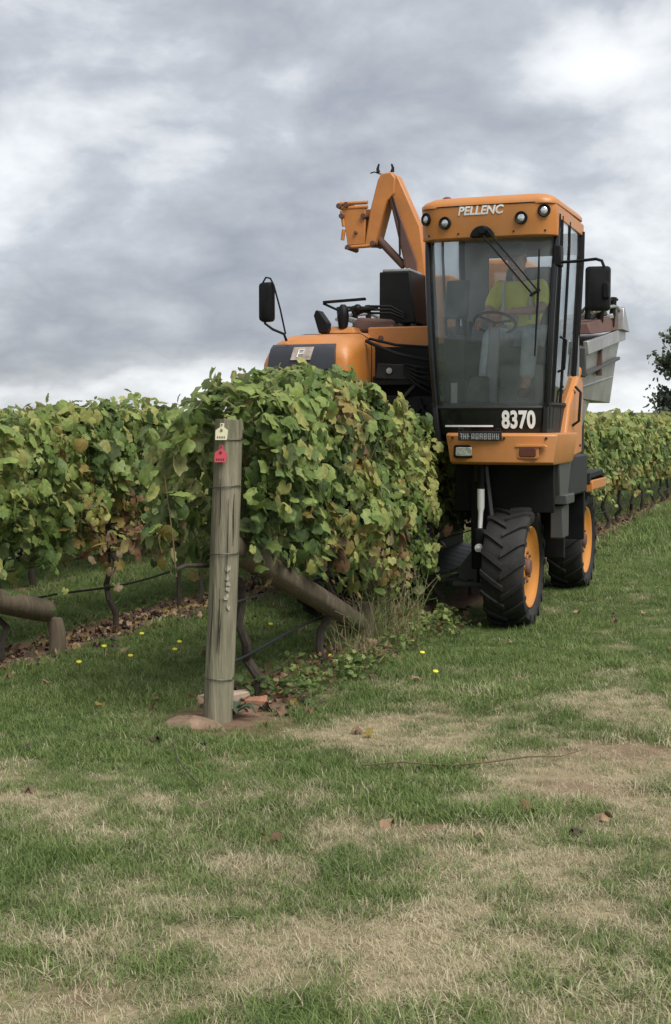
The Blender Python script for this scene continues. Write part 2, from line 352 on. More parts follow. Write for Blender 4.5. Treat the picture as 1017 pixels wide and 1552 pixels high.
far = np.clip((np.hypot(GX-CAM.x, GY-CAM.y)-30)/40, 0, 1)
GZ = height(GX, GY)*(1-far)-.004
dd = np.hypot(GX-CAM.x, GY-CAM.y); GZ = GZ+np.clip((dd-90)/220, 0, 1)**1.5*(3.0+2.2*fbm(GX*.006, GY*.006, 4, 3))
V = np.stack([GX, GY, GZ], -1).reshape(-1, 3)
idx = np.arange(nx*ny).reshape(ny, nx)
Fq = np.stack([idx[:-1, :-1], idx[:-1, 1:], idx[1:, 1:], idx[1:, :-1]], -1).reshape(-1, 4)
gm, t, b = nodes_of('grassland'); N = t.nodes.new; L = t.links.new
a1 = N('ShaderNodeAttribute'); a1.attribute_name = 'dry'; a2 = N('ShaderNodeAttribute'); a2.attribute_name = 'soil'
tc = N('ShaderNodeTexCoord'); n1 = N('ShaderNodeTexNoise'); n1.inputs['Scale'].default_value = 14; n1.inputs['Detail'].default_value = 8; L(tc.outputs['Object'], n1.inputs['Vector'])
n0 = N('ShaderNodeTexNoise'); n0.inputs['Scale'].default_value = .25; n0.inputs['Detail'].default_value = 6; L(tc.outputs['Object'], n0.inputs['Vector'])
def mixc(t, f, a, b):
    m = t.nodes.new('ShaderNodeMix'); m.data_type = 'RGBA'
    if hasattr(f, 'is_linked'): t.links.new(f, m.inputs[0])
    else: m.inputs[0].default_value = f
    for i, c in ((6, a), (7, b)):
        if isinstance(c, tuple): m.inputs[i].default_value = (*c, 1)
        else: t.links.new(c, m.inputs[i])
    return m.outputs[2]
green = mixc(t, n1.outputs[0], (.030, .048, .015), (.085, .12, .036))
straw = mixc(t, n1.outputs[0], (.17, .135, .08), (.38, .315, .20))
earth = mixc(t, n1.outputs[0], (.085, .055, .038), (.25, .165, .11))
c = mixc(t, a1.outputs['Fac'], green, straw); c = mixc(t, a2.outputs['Fac'], c, earth)
L(c, b.inputs['Base Color']); b.inputs['Roughness'].default_value = .95; b.inputs['Specular IOR Level'].default_value = .1
bp = N('ShaderNodeBump'); bp.inputs['Strength'].default_value = .8; bp.inputs['Distance'].default_value = .02; L(n1.outputs[0], bp.inputs['Height']); L(bp.outputs[0], b.inputs['Normal'])
me = npmesh('ground', V, Fq, [gm])
farm = np.clip((dd-35)/60, 0, 1).ravel()
for nm, arr in (('dry', dryness(GX, GY).ravel()*(1-farm)+farm*np.clip(.35+(fbm(GX*.01, GY*.01, 1, 3).ravel()-.5)*1.5, 0, 1)), ('soil', soilness(GX, GY).ravel()*(1-farm))):
    at = me.attributes.new(nm, 'FLOAT', 'POINT'); at.data.foreach_set('value', arr.astype(np.float32))
go = bpy.data.objects.new('ground', me); COL.objects.link(go); go['kind'] = 'structure'

# ================================================================== grape vines
LO = [(-88, .12), (-70, .70), (-48, .88), (-24, .84), (-4, .90), (12, .80), (30, .93), (44, .95), (58, .84), (74, .92), (90, 1.04)]
def leaf_shape(seed, detail=True):
    r = random.Random(seed); pts = []
    src = LO if detail else [LO[i] for i in (0, 2, 5, 7, 8, 10)]
    P = [(a, q) for a, q in src]+[(180-a, q) for a, q in reversed(src[:-1])]
    vs = [(0, .18, .0)]
    fold = r.uniform(.02, .38); droop = r.uniform(.05, .8); cup = r.uniform(-.6, .3)
    for a, q in P:
        q *= r.uniform(.92, 1.08); x = q*.55*math.cos(R(a)); y = .18+q*.52*math.sin(R(a))+.30*(1 if a not in (P[0][0],) else 1)-.30
        y = .34+q*.58*math.sin(R(a))
        if a in (-88, 268): x, y = (.05 if a == -88 else -.05), .16
        vs.append((x, y, -abs(x)*fold*1.2-droop*max(0, y-.3)**2+cup*x*x+r.uniform(-.05, .05)))
    vs[0] = (0, .34, .03)
    n = len(P); fs = [(0, i+1, (i+1) % n+1) for i in range(n)]
    return np.array(vs), np.array(fs)
SH = [leaf_shape(k) for k in range(6)]
SHL = [leaf_shape(40+k, False) for k in range(4)]
_leafmesh = {}
def leafmesh(si, mi):
    if (si, mi) not in _leafmesh:
        me = npmesh('leaf', SH[si][0], SH[si][1], [LEAFM[mi]]); _leafmesh[si, mi] = me
    return _leafmesh[si, mi]
def norm(a): return a/np.maximum(np.linalg.norm(a, axis=-1, keepdims=True), 1e-9)
def leaf_frames(nrm, g):
    k = len(nrm); nrm = norm(nrm+g.normal(0, .55, (k, 3)))
    tip = np.array([0, 0, -.8])+g.normal(0, .7, (k, 3)); tip = norm(tip-nrm*np.sum(tip*nrm, -1, keepdims=True))
    lat = np.cross(tip, nrm); return np.stack([lat, tip, nrm], -1)
def canopy(g, n, x0, ya, yb, zb, zt, wd, endcap=None, yell=None, sizes=(.045, .138), seed=0, shoots=9, shift=0.0):
    """leaf positions, outward normals, sizes, colour index; zb/zt/wd may be functions of y"""
    fz = lambda f, y: f(y) if callable(f) else np.full_like(y, f)
    y = g.uniform(ya, yb, n); face = g.random(n); inner = g.random(n)
    h = g.random(n)
    ZB, ZT, WD = fz(zb, y), fz(zt, y), fz(wd, y)
    side = np.where(face < .47, 1, np.where(face < .76, -1, 0))
    lum = fbm(y*2.1+seed, h*2.6+side*7, seed, 3); depth = np.where(inner < .30, g.uniform(.25, .9, n), 1.0)
    zrel = np.where(side == 0, 1.0, 1-h**1.15)
    z = ZB+(ZT-ZB)*zrel
    prof = np.sin(np.pi*np.clip(.14+.60*zrel, 0, 1))**.6
    x = np.where(side == 0, g.uniform(-.9, .9, n), side)*WD*prof*(-.05+1.8*lum)*np.where(side == 0, 1, depth)
    z = np.where(side == 0, z-(.14*np.abs(x/np.maximum(WD, .01))**2)+(lum-.55)*.34-np.where(inner < .3, g.uniform(0, .3, n), 0), z)
    z = z+g.normal(0, .025, n)
    nr = np.stack([np.where(side == 0, x*1.6, side*1.0), np.zeros(n), np.where(side == 0, .9, .45+.25*(zrel-.5))], -1)
    cap = np.zeros(n, bool)
    if endcap is not None:
        cap = (y < endcap+.25) & (g.random(n) < .5)
        nr[cap] += np.array([0, -1.0, 0])
    P = np.stack([x+x0, y, z], -1); S = sizes[0]+(sizes[1]-sizes[0])*g.random(n)**1.25
    sp, sn, ss = [], [], []
    # arching shoots that carry much of the leafage out of the wall
    for k in range(int((yb-ya)*24*(shoots > 0))):
        yy = g.uniform(ya, yb); ya1 = np.array([yy]); zt_, zb_, w_ = fz(zt, ya1)[0], fz(zb, ya1)[0], fz(wd, ya1)[0]
        sd_ = 1 if g.random() < .62 else -1; ox = sd_*w_*g.uniform(.75, 1.45); z0 = zb_+(zt_-zb_)*g.uniform(.12, .9); ris = g.uniform(.02, .22); dro = g.uniform(.12, .72); dy_ = g.normal(0, .22)
        for j in range(int(g.integers(7, 14))):
            f = g.uniform(.25, 1); sp.append((x0+ox*f+g.normal(0, .03), yy+dy_*f+g.normal(0, .045), min(z0+ris*f*1.6-dro*f*f, zt_+.06)+g.normal(0, .03))); sn.append((sd_*(.4+.6*f), dy_, .75-.4*f)); ss.append(g.uniform(*sizes)*(1.12-.45*f))
    # shoots that stand out of the top
    for k in range(shoots):
        yy = g.uniform(ya, yb); zz = fz(zt, np.array([yy]))[0]; xx = x0+g.uniform(-.2, .2); hh = g.uniform(.04, .15); lean = g.normal(0, .07, 2)
        for j in range(int(6+hh*34)):
            f = g.random(); sp.append((xx+lean[0]*f+g.normal(0, .035), yy+lean[1]*f+g.normal(0, .035), zz-.08+hh*f)); sn.append((g.normal(0, .7), g.normal(0, .7), .8)); ss.append(sizes[0]*(1.1-.45*f))
    # drooping tufts under the canopy
    for k in range(int((yb-ya)*16)):
        yy = g.uniform(ya, yb); zz = fz(zb, np.array([yy]))[0]; sp.append((x0+g.normal(0, .16), yy, zz-abs(g.normal(0, .075)))); sn.append((g.normal(.2, .8), g.normal(0, .6), .4)); ss.append(g.uniform(*sizes)*.85)
    if sp: P = np.vstack([P, sp]); nr = np.vstack([nr, sn]); S = np.concatenate([S, ss])
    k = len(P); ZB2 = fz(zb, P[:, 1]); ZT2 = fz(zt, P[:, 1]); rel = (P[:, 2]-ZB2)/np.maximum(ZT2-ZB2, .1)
    tone = fbm(P[:, 0]*2.2+seed, P[:, 1]*2.2, P[:, 2]*2.2, 3)+g.normal(0, .10, k)+.20*(rel-.42)+.03+shift  # lower leaves coloured darker: canopy shade painted in, with deeper green
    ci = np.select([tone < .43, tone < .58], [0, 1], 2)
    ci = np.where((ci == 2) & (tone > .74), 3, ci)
    au = fbm(P[:, 1]*1.7+31+seed, P[:, 2]*2.0, P[:, 0]*1.5, 3)+np.clip(.30-rel, -.25, .4)*.55+g.normal(0, .09, k)
    if yell is not None: au = au+yell(P)
    ci = np.where(au > .66, 3, ci); ci = np.where(au > .735, 4, ci); ci = np.where(au > .82, np.where(g.random(k) < .6, 5, 6), ci)
    if yell is not None:
        yv = yell(P); ym = g.random(k) < np.clip((yv-.10)*2.4, 0, .8); ci = np.where(ym, g.choice([3, 3, 4, 5, 6], k), ci)
    rare = g.random(k); ci = np.where(rare < .006, 4, ci); ci = np.where((rare > .012) & (rare < .015), 6, ci)
    return P, nr, S, ci
def joined(P, Fm, S, ci, si, shapes, name):
    Vs, Fs, Ms, off = [], [], [], 0
    for s in range(len(shapes)):
        m = si == s
        if not m.any(): continue
        v, f = shapes[s]; W = np.einsum('kij,nj->kni', Fm[m], v)*S[m][:, None, None]+P[m][:, None, :]
        k = len(W); Vs.append(W.reshape(-1, 3)); Fs.append((f[None]+(np.arange(k)*len(v))[:, None, None]+off).reshape(-1, 3)); Ms.append(np.repeat(ci[m], len(f))); off += k*len(v)
    return npmesh(name, np.vstack(Vs), np.vstack(Fs), LEAFM, np.concatenate(Ms))
def trunk_pts(g, h, lean=(0, 0), wob=.03, n=7):
    return [(lean[0]*i/n+(g.normal(0, wob) if 0 < i else 0), lean[1]*i/n+(g.normal(0, wob) if 0 < i else 0), h*i/n-.03*(i == 0)) for i in range(n+1)]
def add_wood(root, g, h, span, lean=(0, 0), r=.024, parts=True):
    tp = trunk_pts(g, h, lean)
    MB().tube(tp, [r*(1.35-.5*i/7) for i in range(8)], 8).build('trunk', M['bark'], root)
    cm = MB()
    for sgn in (-1, 1):
        cm.tube([(tp[-1][0], tp[-1][1], h-.02)]+[(tp[-1][0]+g.normal(0, .015), tp[-1][1]+sgn*span*f, h+.04*f+g.normal(0, .012)) for f in (.25, .5, .75, 1)], [r*.8, r*.7, r*.6, r*.5, r*.35], 6)
    cm.build('cordon', M['bark'], root)
    if parts:
        for k in range(8):
            yy = tp[-1][1]+g.uniform(-span, span); xx = tp[-1][0]; l = g.uniform(.5, .95); lx, ly = g.normal(0, .10), g.normal(0, .15)
            MB().tube([(xx, yy, h), (xx+lx*.3, yy+ly*.3, h+l*.4), (xx+lx, yy+ly, h+l)], [.0045, .004, .0025], 5).build('cane', M['cane'], root)
def bunch_mesh(seed):
    g = np.random.default_rng(seed); mb = MB()
    for k in range(34):
        f = g.random(); rr_ = .042*(1-.75*f); a = g.uniform(0, 6.28); mb.ball((rr_*math.cos(a), rr_*math.sin(a), -.13*f), .0085, 6, 4)
    return mb
vinecount = 0
def vine(label, group, x0, y0, half, zb, zt, wd, nleaf, nobj, seed, h=.82, lean=(0, 0), endcap=None, yell=None, keep=None, ya=None, yb=None, shoots=9, r=.024, sizes=(.045, .138), bunches=2, shift=0.0):
    g = np.random.default_rng(seed); root = empty('grape_vine', (x0, y0, 0)); tag(root, label, 'grape vine', group)
    add_wood(root, g, h, half, lean, r)
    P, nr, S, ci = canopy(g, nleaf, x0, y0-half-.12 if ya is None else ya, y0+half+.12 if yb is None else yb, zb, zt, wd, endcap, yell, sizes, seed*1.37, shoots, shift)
    if keep is not None:
        k = keep(P); P, nr, S, ci = P[k], nr[k], S[k], ci[k]
    Fm = leaf_frames(nr, g); si = g.integers(0, len(SH), len(P)); P0 = P-np.array([x0, y0, 0])
    tocam = norm(np.array(CAM)[None]-P); score = np.sum(norm(nr)*tocam, -1)*.5+(P0[:, 0])/.35*.6+S*2+(np.array([0 if endcap is None else 1])*np.clip(-(P0[:, 1]), 0, .5))
    pick = np.argsort(-score)[:nobj]; rest = np.ones(len(P), bool); rest[pick] = False
    fo = bpy.data.objects.new('foliage', joined(P0[rest], Fm[rest], S[rest], ci[rest], si[rest], SH, 'foliage')); COL.objects.link(fo); fo.parent = root; fo['kind'] = 'stuff'
    for i in pick:
        o = bpy.data.objects.new('leaf', leafmesh(int(si[i]), int(ci[i]))); COL.objects.link(o); o.parent = root
        m = Matrix.Identity(4); A = Fm[i]*S[i]
        for a in range(3):
            for b_ in range(3): m[a][b_] = A[a][b_]
            m[a][3] = P0[i][a]
        o.matrix_local = m
    for k in range(bunches):
        o = bunch_mesh(seed+k).build('grape_bunch', M['grape'], root); o.location = (g.uniform(-.05, .2), g.uniform(-half, half), h+g.uniform(-.04, .06))
    return root
zA = lambda y: np.interp(y, [-3.8, -3.5, -3.15, -2.8, -1.5, -1.15, -.2, 0.5, 5], [1.66, 1.78, 1.90, 1.965, 1.93, 1.83, 1.70, 1.66, 1.66])
zbA = lambda y: np.interp(y, [-3.8, -3.0, -2.2, -1, 0, 4], [.96, .86, .70, .52, .42, .62])
wA = lambda y: np.interp(y, [-3.8, -3.4, -2.9, -1.7, -1.0, -.4, .4, .8], [.38, .40, .37, .33, .26, .21, .20, .20])
def keepA(P):          # clear of the end post and of the sight line past its face
    d = P-np.array([POST.x, POST.y, 0]); s = np.hypot(d[:, 0], d[:, 1])
    front = (d[:, 0] > -.10) & (d[:, 1] < .10)
    return ~(front | (s < .12))
def gaus(cy, cz, ry, rz, amp): return lambda P: amp*np.exp(-((P[:, 1]-cy)/ry)**2-((P[:, 2]-cz)/rz)**2)
def yA(P): return gaus(-2.25, 1.80, .42, .19, .50)(P)+gaus(-1.85, 1.52, .28, .20, .42)(P)+gaus(-1.6, 1.85, .2, .12, .3)(P)+gaus(-1.3, .85, .5, .16, .22)(P)-.10*np.clip((P[:, 1]+1.0)*2, 0, 1)+gaus(-2.3, .95, .5, .15, .16)(P)-.05-.12*np.clip((P[:, 2]-1.2)*2, 0, 1)*(P[:, 1] < -2.9)
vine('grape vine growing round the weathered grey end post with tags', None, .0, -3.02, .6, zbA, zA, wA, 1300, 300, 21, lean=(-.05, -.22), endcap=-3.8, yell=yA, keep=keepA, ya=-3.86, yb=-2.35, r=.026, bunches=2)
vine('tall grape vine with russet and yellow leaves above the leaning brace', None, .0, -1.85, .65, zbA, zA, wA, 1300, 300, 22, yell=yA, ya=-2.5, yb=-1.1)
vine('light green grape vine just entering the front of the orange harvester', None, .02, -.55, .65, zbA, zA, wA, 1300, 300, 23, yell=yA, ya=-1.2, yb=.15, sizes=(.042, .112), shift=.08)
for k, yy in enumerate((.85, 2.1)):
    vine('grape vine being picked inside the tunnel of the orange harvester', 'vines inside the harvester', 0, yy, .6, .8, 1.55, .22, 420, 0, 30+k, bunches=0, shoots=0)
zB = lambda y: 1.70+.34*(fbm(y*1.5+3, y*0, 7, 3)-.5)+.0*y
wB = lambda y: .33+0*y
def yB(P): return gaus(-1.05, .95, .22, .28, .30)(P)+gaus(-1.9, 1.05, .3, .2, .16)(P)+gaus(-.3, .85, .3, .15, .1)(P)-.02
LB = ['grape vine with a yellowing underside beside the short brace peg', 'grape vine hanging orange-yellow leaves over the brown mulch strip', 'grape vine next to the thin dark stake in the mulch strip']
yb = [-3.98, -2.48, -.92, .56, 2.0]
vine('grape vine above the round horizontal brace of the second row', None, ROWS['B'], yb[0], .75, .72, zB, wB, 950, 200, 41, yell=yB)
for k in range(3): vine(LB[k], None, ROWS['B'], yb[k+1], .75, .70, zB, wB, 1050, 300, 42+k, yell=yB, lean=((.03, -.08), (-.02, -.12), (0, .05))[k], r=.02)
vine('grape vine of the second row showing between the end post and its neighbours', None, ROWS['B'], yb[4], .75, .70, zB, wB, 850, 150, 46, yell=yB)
# farther vines: templates copied as individuals
def template(seed, n):
    g = np.random.default_rng(seed); root = empty('grape_vine')
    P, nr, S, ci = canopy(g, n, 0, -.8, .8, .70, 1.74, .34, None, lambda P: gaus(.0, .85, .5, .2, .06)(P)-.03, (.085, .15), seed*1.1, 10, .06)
    add_wood(root, g, .8, .7, (0, 0), .026, False)
    Fm = leaf_frames(nr, g); si = g.integers(0, len(SHL), len(P))
    fo = bpy.data.objects.new('foliage', joined(P, Fm, S, ci, si, SHL, 'foliage')); COL.objects.link(fo); fo.parent = root; fo['kind'] = 'stuff'
    return root
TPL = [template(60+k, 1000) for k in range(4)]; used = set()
def place(k, x, y, label, group, flip):
    t = TPL[k]
    if k in used:
        r_ = t.copy(); COL.objects.link(r_)
        for ch in list(t.children):
            c_ = ch.copy(); COL.objects.link(c_); c_.parent = r_
    else: r_ = t; used.add(k)
    r_.location = (x, y, 0); r_.rotation_euler = (0, 0, math.pi if flip else 0); tag(r_, label, 'grape vine', group); return r_
q = 0
for k in range(22):
    place(q % 4, 0, 4.6+1.45*k, 'grape vine in the picked row stretching away behind the harvester', 'vines behind the harvester', (q*7) % 3 == 0); q += 1
for k in range(7):
    place(q % 4, ROWS['B'], 3.5+1.5*k, 'grape vine farther along the second row, hidden behind the front vines', 'far vines of the second row', q % 3 == 0); q += 1
for rn, n, st in (('C', 12, -1.9), ('D', 10, -1.2), ('E', 8, .2)):
    for k in range(n):
        place(q % 4, ROWS[rn], st+1.5*k, 'grape vine in a row beyond the mulched second row', 'vines of the rows beyond', q % 3 == 0); q += 1

# ================================================================== trellis posts, braces, wires
def log(name, p, q_, r0, r1, m, n=18, rough=.012, seed=0, ends=True):
    p, q_ = Vector(p), Vector(q_); K = 14; g = np.random.default_rng(seed); mb = MB(); t = (q_-p).normalized()
    a = t.cross(Vector((0, 1, 0)) if abs(t.y) < .8 else Vector((1, 0, 0))).normalized(); b = t.cross(a); rings = []
    prof = 1+g.normal(0, .03, n); bend = g.normal(0, .006, (2,))
    for i in range(K+1):
        f = i/K; c = p.lerp(q_, f)+a*bend[0]*math.sin(3.1*f)*2+b*bend[1]*math.sin(3.1*f)*2
        rr_ = r0+(r1-r0)*f
        if i in (0, K): rr_ *= .965
        rings.append([c+(a*math.cos(2*math.pi*k/n)+b*math.sin(2*math.pi*k/n))*rr_*(prof[k]+g.normal(0, .008)) for k in range(n)])
    mb.rings(rings); return mb
post = empty('end_post', POST); tag(post, 'weathered grey round timber end post with two ear tags and lichen', 'post')
# slight lean to the right of the view
ptop = Vector((.075, .02, 1.665))
log('p', (0, 0, -.1), ptop, .083, .076, None, seed=2).build('timber', M['wood'], post, angle=60)
def post_pt(z, ang, out=0.0):
    f = (z+.1)/1.765; c = Vector((0, 0, -.1)).lerp(ptop, f); r_ = .083-.007*f+out
    return c+Vector((math.cos(ang), math.sin(ang), 0))*r_
CA = math.atan2(CAM.y-POST.y, CAM.x-POST.x)          # bearing from the post to where one stands on the grass
for k, (z, sag) in enumerate(((1.30, .0), (.93, .0), (.24, .0), (1.56, 0))):
    MB().tube([post_pt(z+.006*math.sin(a*1.3+k), a, .004) for a in np.linspace(0, 6.28, 25)], .0032, 5).build('wire_wrap', M['wire'], post)
mb = MB(); g = np.random.default_rng(8)
for k in range(7):
    a = CA+g.uniform(-1.1, 1.1); z0 = g.uniform(.15, 1.1); l = g.uniform(.15, .5)
    mb.tube([post_pt(z0+l*f, a+.03*math.sin(5*f+k), .0005) for f in np.linspace(0, 1, 6)], [.001, .0022, .003, .0028, .002, .001], 5)
mb.build('crack', M['crack'], post)
mb = MB()
gk = np.random.default_rng(31)
for k in range(15):
    z = gk.choice([.865, .85, .80, .775, .76, .735, .70, .69, .665, .64])+gk.normal(0, .008); da = .38+gk.uniform(-.16, .18); wd_, hh = gk.uniform(.004, .014), gk.uniform(.006, .020)
    P5 = [(math.cos(a)*gk.uniform(.6, 1.1), math.sin(a)*gk.uniform(.6, 1.1)) for a in np.linspace(0, 6.283, 8)[:-1]]
    mb.rings([[post_pt(z+q_[1]*hh, CA+da+q_[0]*wd_/.08, oo) for q_ in P5] for oo in (-.004, .0002)])
mb.build('painted_marks', M['paintworn'], post, smooth=False)
def ear_tag(z, da, m, ink, label):
    prof = [(-.034, -.04), (.034, -.04), (.036, .012), (.012, .028), (.011, .05), (-.011, .05), (-.012, .028), (-.036, .012)]
    a = CA+da; base = post_pt(z, a, .012); u_ = Vector((-math.sin(a), math.cos(a), 0)); nn = Vector((math.cos(a), math.sin(a), 0))
    rng_ = [[base+u_*x+Vector((0, 0, y))+nn*dz+nn*(-.01*y/.05) for x, y in prof] for dz in (-.0015, .0015)]
    o = MB().rings(rng_).build('ear_tag', m, post, smooth=False); o['label'] = label
    mb = MB()
    mb.cyl(base+nn*.000+Vector((0, 0, .012)), base+nn*.004+Vector((0, 0, .012)), .0075, 10)
    for i in range(4):
        c = base+u_*(-.02+.013*i)+Vector((0, 0, -.026)); mb.bar(c-Vector((0, 0, .006))+nn*.0072, c+Vector((0, 0, .006))+nn*.0072, .007, .003, up=nn)
    mb.build('tag_print', ink, o, smooth=False)
    MB().tube([base+Vector((0, 0, .042))-nn*.02, base+Vector((0, 0, .042))+nn*.001], .004, 8).build('nail', M['wire'], o)
ear_tag(1.595, -.42, M['tagy'], M['ink'], 'pale yellow ear tag')
ear_tag(1.475, -.42, M['tagr'], M['inkr'], 'red ear tag')
# brace and peg of the front row
p1 = Vector((.045, -3.57, .98)); p2 = Vector((.03, -1.28, .20))
tag(log('brace_post', p1, p2, .078, .07, None, seed=4).build('brace_post', M['wood2'], None, angle=60), 'brown round brace leaning from the tagged end post down into weeds', 'brace')
tag(log('peg', (.03, -1.16, -.1), (.04, -1.15, .34), .062, .058, None, seed=5).build('brace_peg', M['wood2'], None, angle=60), 'short timber peg holding the foot of the brace in the weeds', 'peg')
# second row
bx = ROWS['B']; 
tag(log('post', (bx, -4.6, -.1), (bx+.03, -4.58, 1.62), .08, .074, None, seed=12).build('end_post', M['wood'], None, angle=60), 'bare timber end post of the second row without tags', 'post')
tag(log('brace', (bx+.05, -4.52, .98), (bx+.115, -2.10, .30), .086, .08, None, seed=13).build('brace_post', M['wood2'], None, angle=60), 'thick grey brown brace resting on a short peg beside the mulch strip', 'brace')
tag(log('peg', (bx+.12, -2.02, -.1), (bx+.12, -2.02, .235), .062, .06, None, seed=14).build('brace_peg', M['wood2'], None, angle=60), 'short timber peg under the end of the second row brace', 'peg')
for (x, y, lab) in ((bx-.05, .30, 'thin dark stake standing in the brown mulch strip'), (0, 5.4, 'thin dark stake in the row behind the harvester'), (bx, 7, 'thin dark stake deep in the second row')):
    tag(MB().tube([(x, y, -.1), (x-.01, y, .9), (x-.03, y-.02, 1.7)], .021, 8).build('trellis_stake', M['bark'], None), lab, 'stake')
for rn, ye in (('A', 38), ('B', 16), ('C', 18)):
    rx = ROWS[rn]; y0 = -3.60 if rn == 'A' else (-4.55 if rn == 'B' else -3.5)
    nm = {'A': 'the tagged end post row', 'B': 'the second row', 'C': 'the row beyond the second'}[rn]
    pts = [(rx+.03*math.sin(y*.9), y, .30+.025*math.sin(y*2.3)+(.05 if rn == 'B' else 0)) for y in np.arange(y0, ye, .35)]
    tag(MB().tube(pts, .009, 6).build('drip_line', M['drip'], None), 'black drip irrigation tube strung low along '+nm, 'drip tube')
    for zz, wname in ((.62, 'lower'), (.86, 'fruiting'), (1.30, 'upper')):
        tag(MB().tube([(rx, y, zz-.012*math.sin((y-y0)/5*math.pi)**2) for y in np.arange(y0, ye, .8)], .0035 if zz > .7 else .006, 5).build('trellis_wire', M['wire'], None), '%s trellis wire stretched along %s' % (wname, nm), 'wire')

# ================================================================== harvester  (front of the cab at y = 0, row centre at x = 0)
H = empty('grape_harvester'); tag(H, 'orange and black straddle grape harvester driving over the vine row', 'harvester')
B = lambda: MB()
def part(mb, name, m, bevel=.008, parent=None, **k): return mb.build(name, M[m] if isinstance(m, str) else m, parent or H, bevel, **k)
# ---- wheels
def wheel(x, y, Rr=.488, W=.34, side=1):
    c = Vector((x, y, Rr-.012)); root = MB()
    root.lathe([(-.10*side, .07), (.125*side, .07), (.140*side, .055), (.142*side, 0.001)], c, (1, 0, 0), 20)
    for k in range(8):
        a = k*math.pi/4; root.cyl(c+Vector((.08*side, .115*math.cos(a), .115*math.sin(a))), c+Vector((.120*side, .115*math.cos(a), .115*math.sin(a))), .014, 6)
    w_ = part(root, 'wheel', 'rust_and_shade', 0)
    h = W/2
    prof = [(-h*.62, .325), (-h*.9, .36), (-h, .405), (-h*.96, .44), (-h*.80, .458), (-h*.4, .466), (0, .468), (h*.4, .466), (h*.80, .458), (h*.96, .44), (h, .405), (h*.9, .36), (h*.62, .325)]
    t = MB(); t.rings([[c+Vector((p, r*math.cos(2*math.pi*k/56), r*math.sin(2*math.pi*k/56))) for k in range(56)] for p, r in prof], cap=False)
    NL = 17
    for sgn in (-1, 1):
        for k in range(NL):
            a0 = 2*math.pi*(k+(.5 if sgn > 0 else 0))/NL
            pts = [(-.010*sgn, 0.0), (h*.35*sgn, .10), (h*.72*sgn, .20), (h*1.0*sgn, .27), (h*1.03*sgn, .29)]
            rad = [(.455, .489), (.455, .489), (.445, .486), (.425, .468), (.39, .415)]
            rings = []
            for (px_, da), (ri, ro) in zip(pts, rad):
                ang = a0+da; wd_ = .055
                q4 = []
                for rr_, ww in ((ri, wd_), (ri, -wd_), (ro, -wd_*.72), (ro, wd_*.72)):
                    q4.append(c+Vector((px_, rr_*math.sin(ang+ww), rr_*math.cos(ang+ww))))
                rings.append(q4)
            t.rings(rings)
    part(t, 'tyre', 'rubber', 0, w_, angle=35)
    rm = MB(); n = 40
    pr_ = [(-h*.7, .318), (h*.72, .318), (h*.80, .333), (h*.84, .328), (h*.80, .306), (h*.72, .288), (.105, .262), (.092, .17), (.104, .13), (.104, .05)]
    rm.rings([[c+Vector((p*side, r*math.cos(2*math.pi*k/n), r*math.sin(2*math.pi*k/n))) for k in range(n)] for p, r in pr_])
    part(rm, 'rim', 'rim', 0, w_)
    part(B().cyl(c-Vector((h*.74*side, 0, 0)), c-Vector((h*.66*side, 0, 0)), .322, 32), 'brake_plate', 'black', .004, w_)
for sx in (1, -1):
    for y in (.36, 3.02): wheel(.80*sx, y, side=sx)
# ---- chassis
for sx in (1, -1):
    part(B().box(sx*.48, sx*.60, .25, 3.5, 1.16, 1.36), 'chassis_beam', 'dark', .01)
    part(B().box(sx*.44, sx*.47, .55, 3.45, .30, 1.95), 'tunnel_wall', 'black', .006)
    part(B().box(sx*.50, sx*1.10, .93, 1.0, .50, 1.34), 'wheel_arch_panel', 'black', .006)
    part(B().box(sx*.50, sx*1.05, 2.2, 2.26, .55, 1.34), 'wheel_arch_panel', 'black', .006)
    part(B().box(sx*.50, sx*1.08, 1.0, 2.2, 1.0, 1.36), 'side_tank', 'dark', .02)
    part(B().bar((sx*.52, .36, 1.3), (sx*.54, .36, .45), .13, .16), 'wheel_leg', 'black', .01)
    part(B().bar((sx*.52, 3.02, 1.3), (sx*.54, 3.02, .45), .13, .16), 'wheel_leg', 'black', .01)
    part(B().cyl((sx*.52, .36, .476), (sx*.78, .36, .476), .06), 'axle_stub', 'black', 0)
    part(B().cyl((sx*.52, 3.02, .476), (sx*.78, 3.02, .476), .06), 'axle_stub', 'black', 0)
    for k in range(9):
        part(B().tube([(sx*.42, .7, .62+.10*k), (sx*.30, 1.1, .62+.10*k), (sx*.24, 1.9, .62+.10*k), (sx*.30, 2.7, .62+.10*k), (sx*.42, 3.1, .62+.10*k)], .011, 6), 'shaker_rod', 'black', 0)
    for k in range(10):
        y = .75+.27*k
        part(B().hexa([(sx*.44, y, .36), (sx*.44, y+.25, .36), (sx*.06, y+.27, .27), (sx*.06, y+.02, .27)], [(sx*.44, y, .375), (sx*.44, y+.25, .375), (sx*.06, y+.27, .285), (sx*.06, y+.02, .285)]), 'catcher_scale', 'greydark', 0)
part(B().box(-.47, .47, .5, 3.4, 1.96, 2.04), 'tunnel_roof', 'black', .01)
part(B().box(-.82, .82, 3.4, 3.55, 1.2, 2.2), 'rear_crossmember', 'dark', .02)
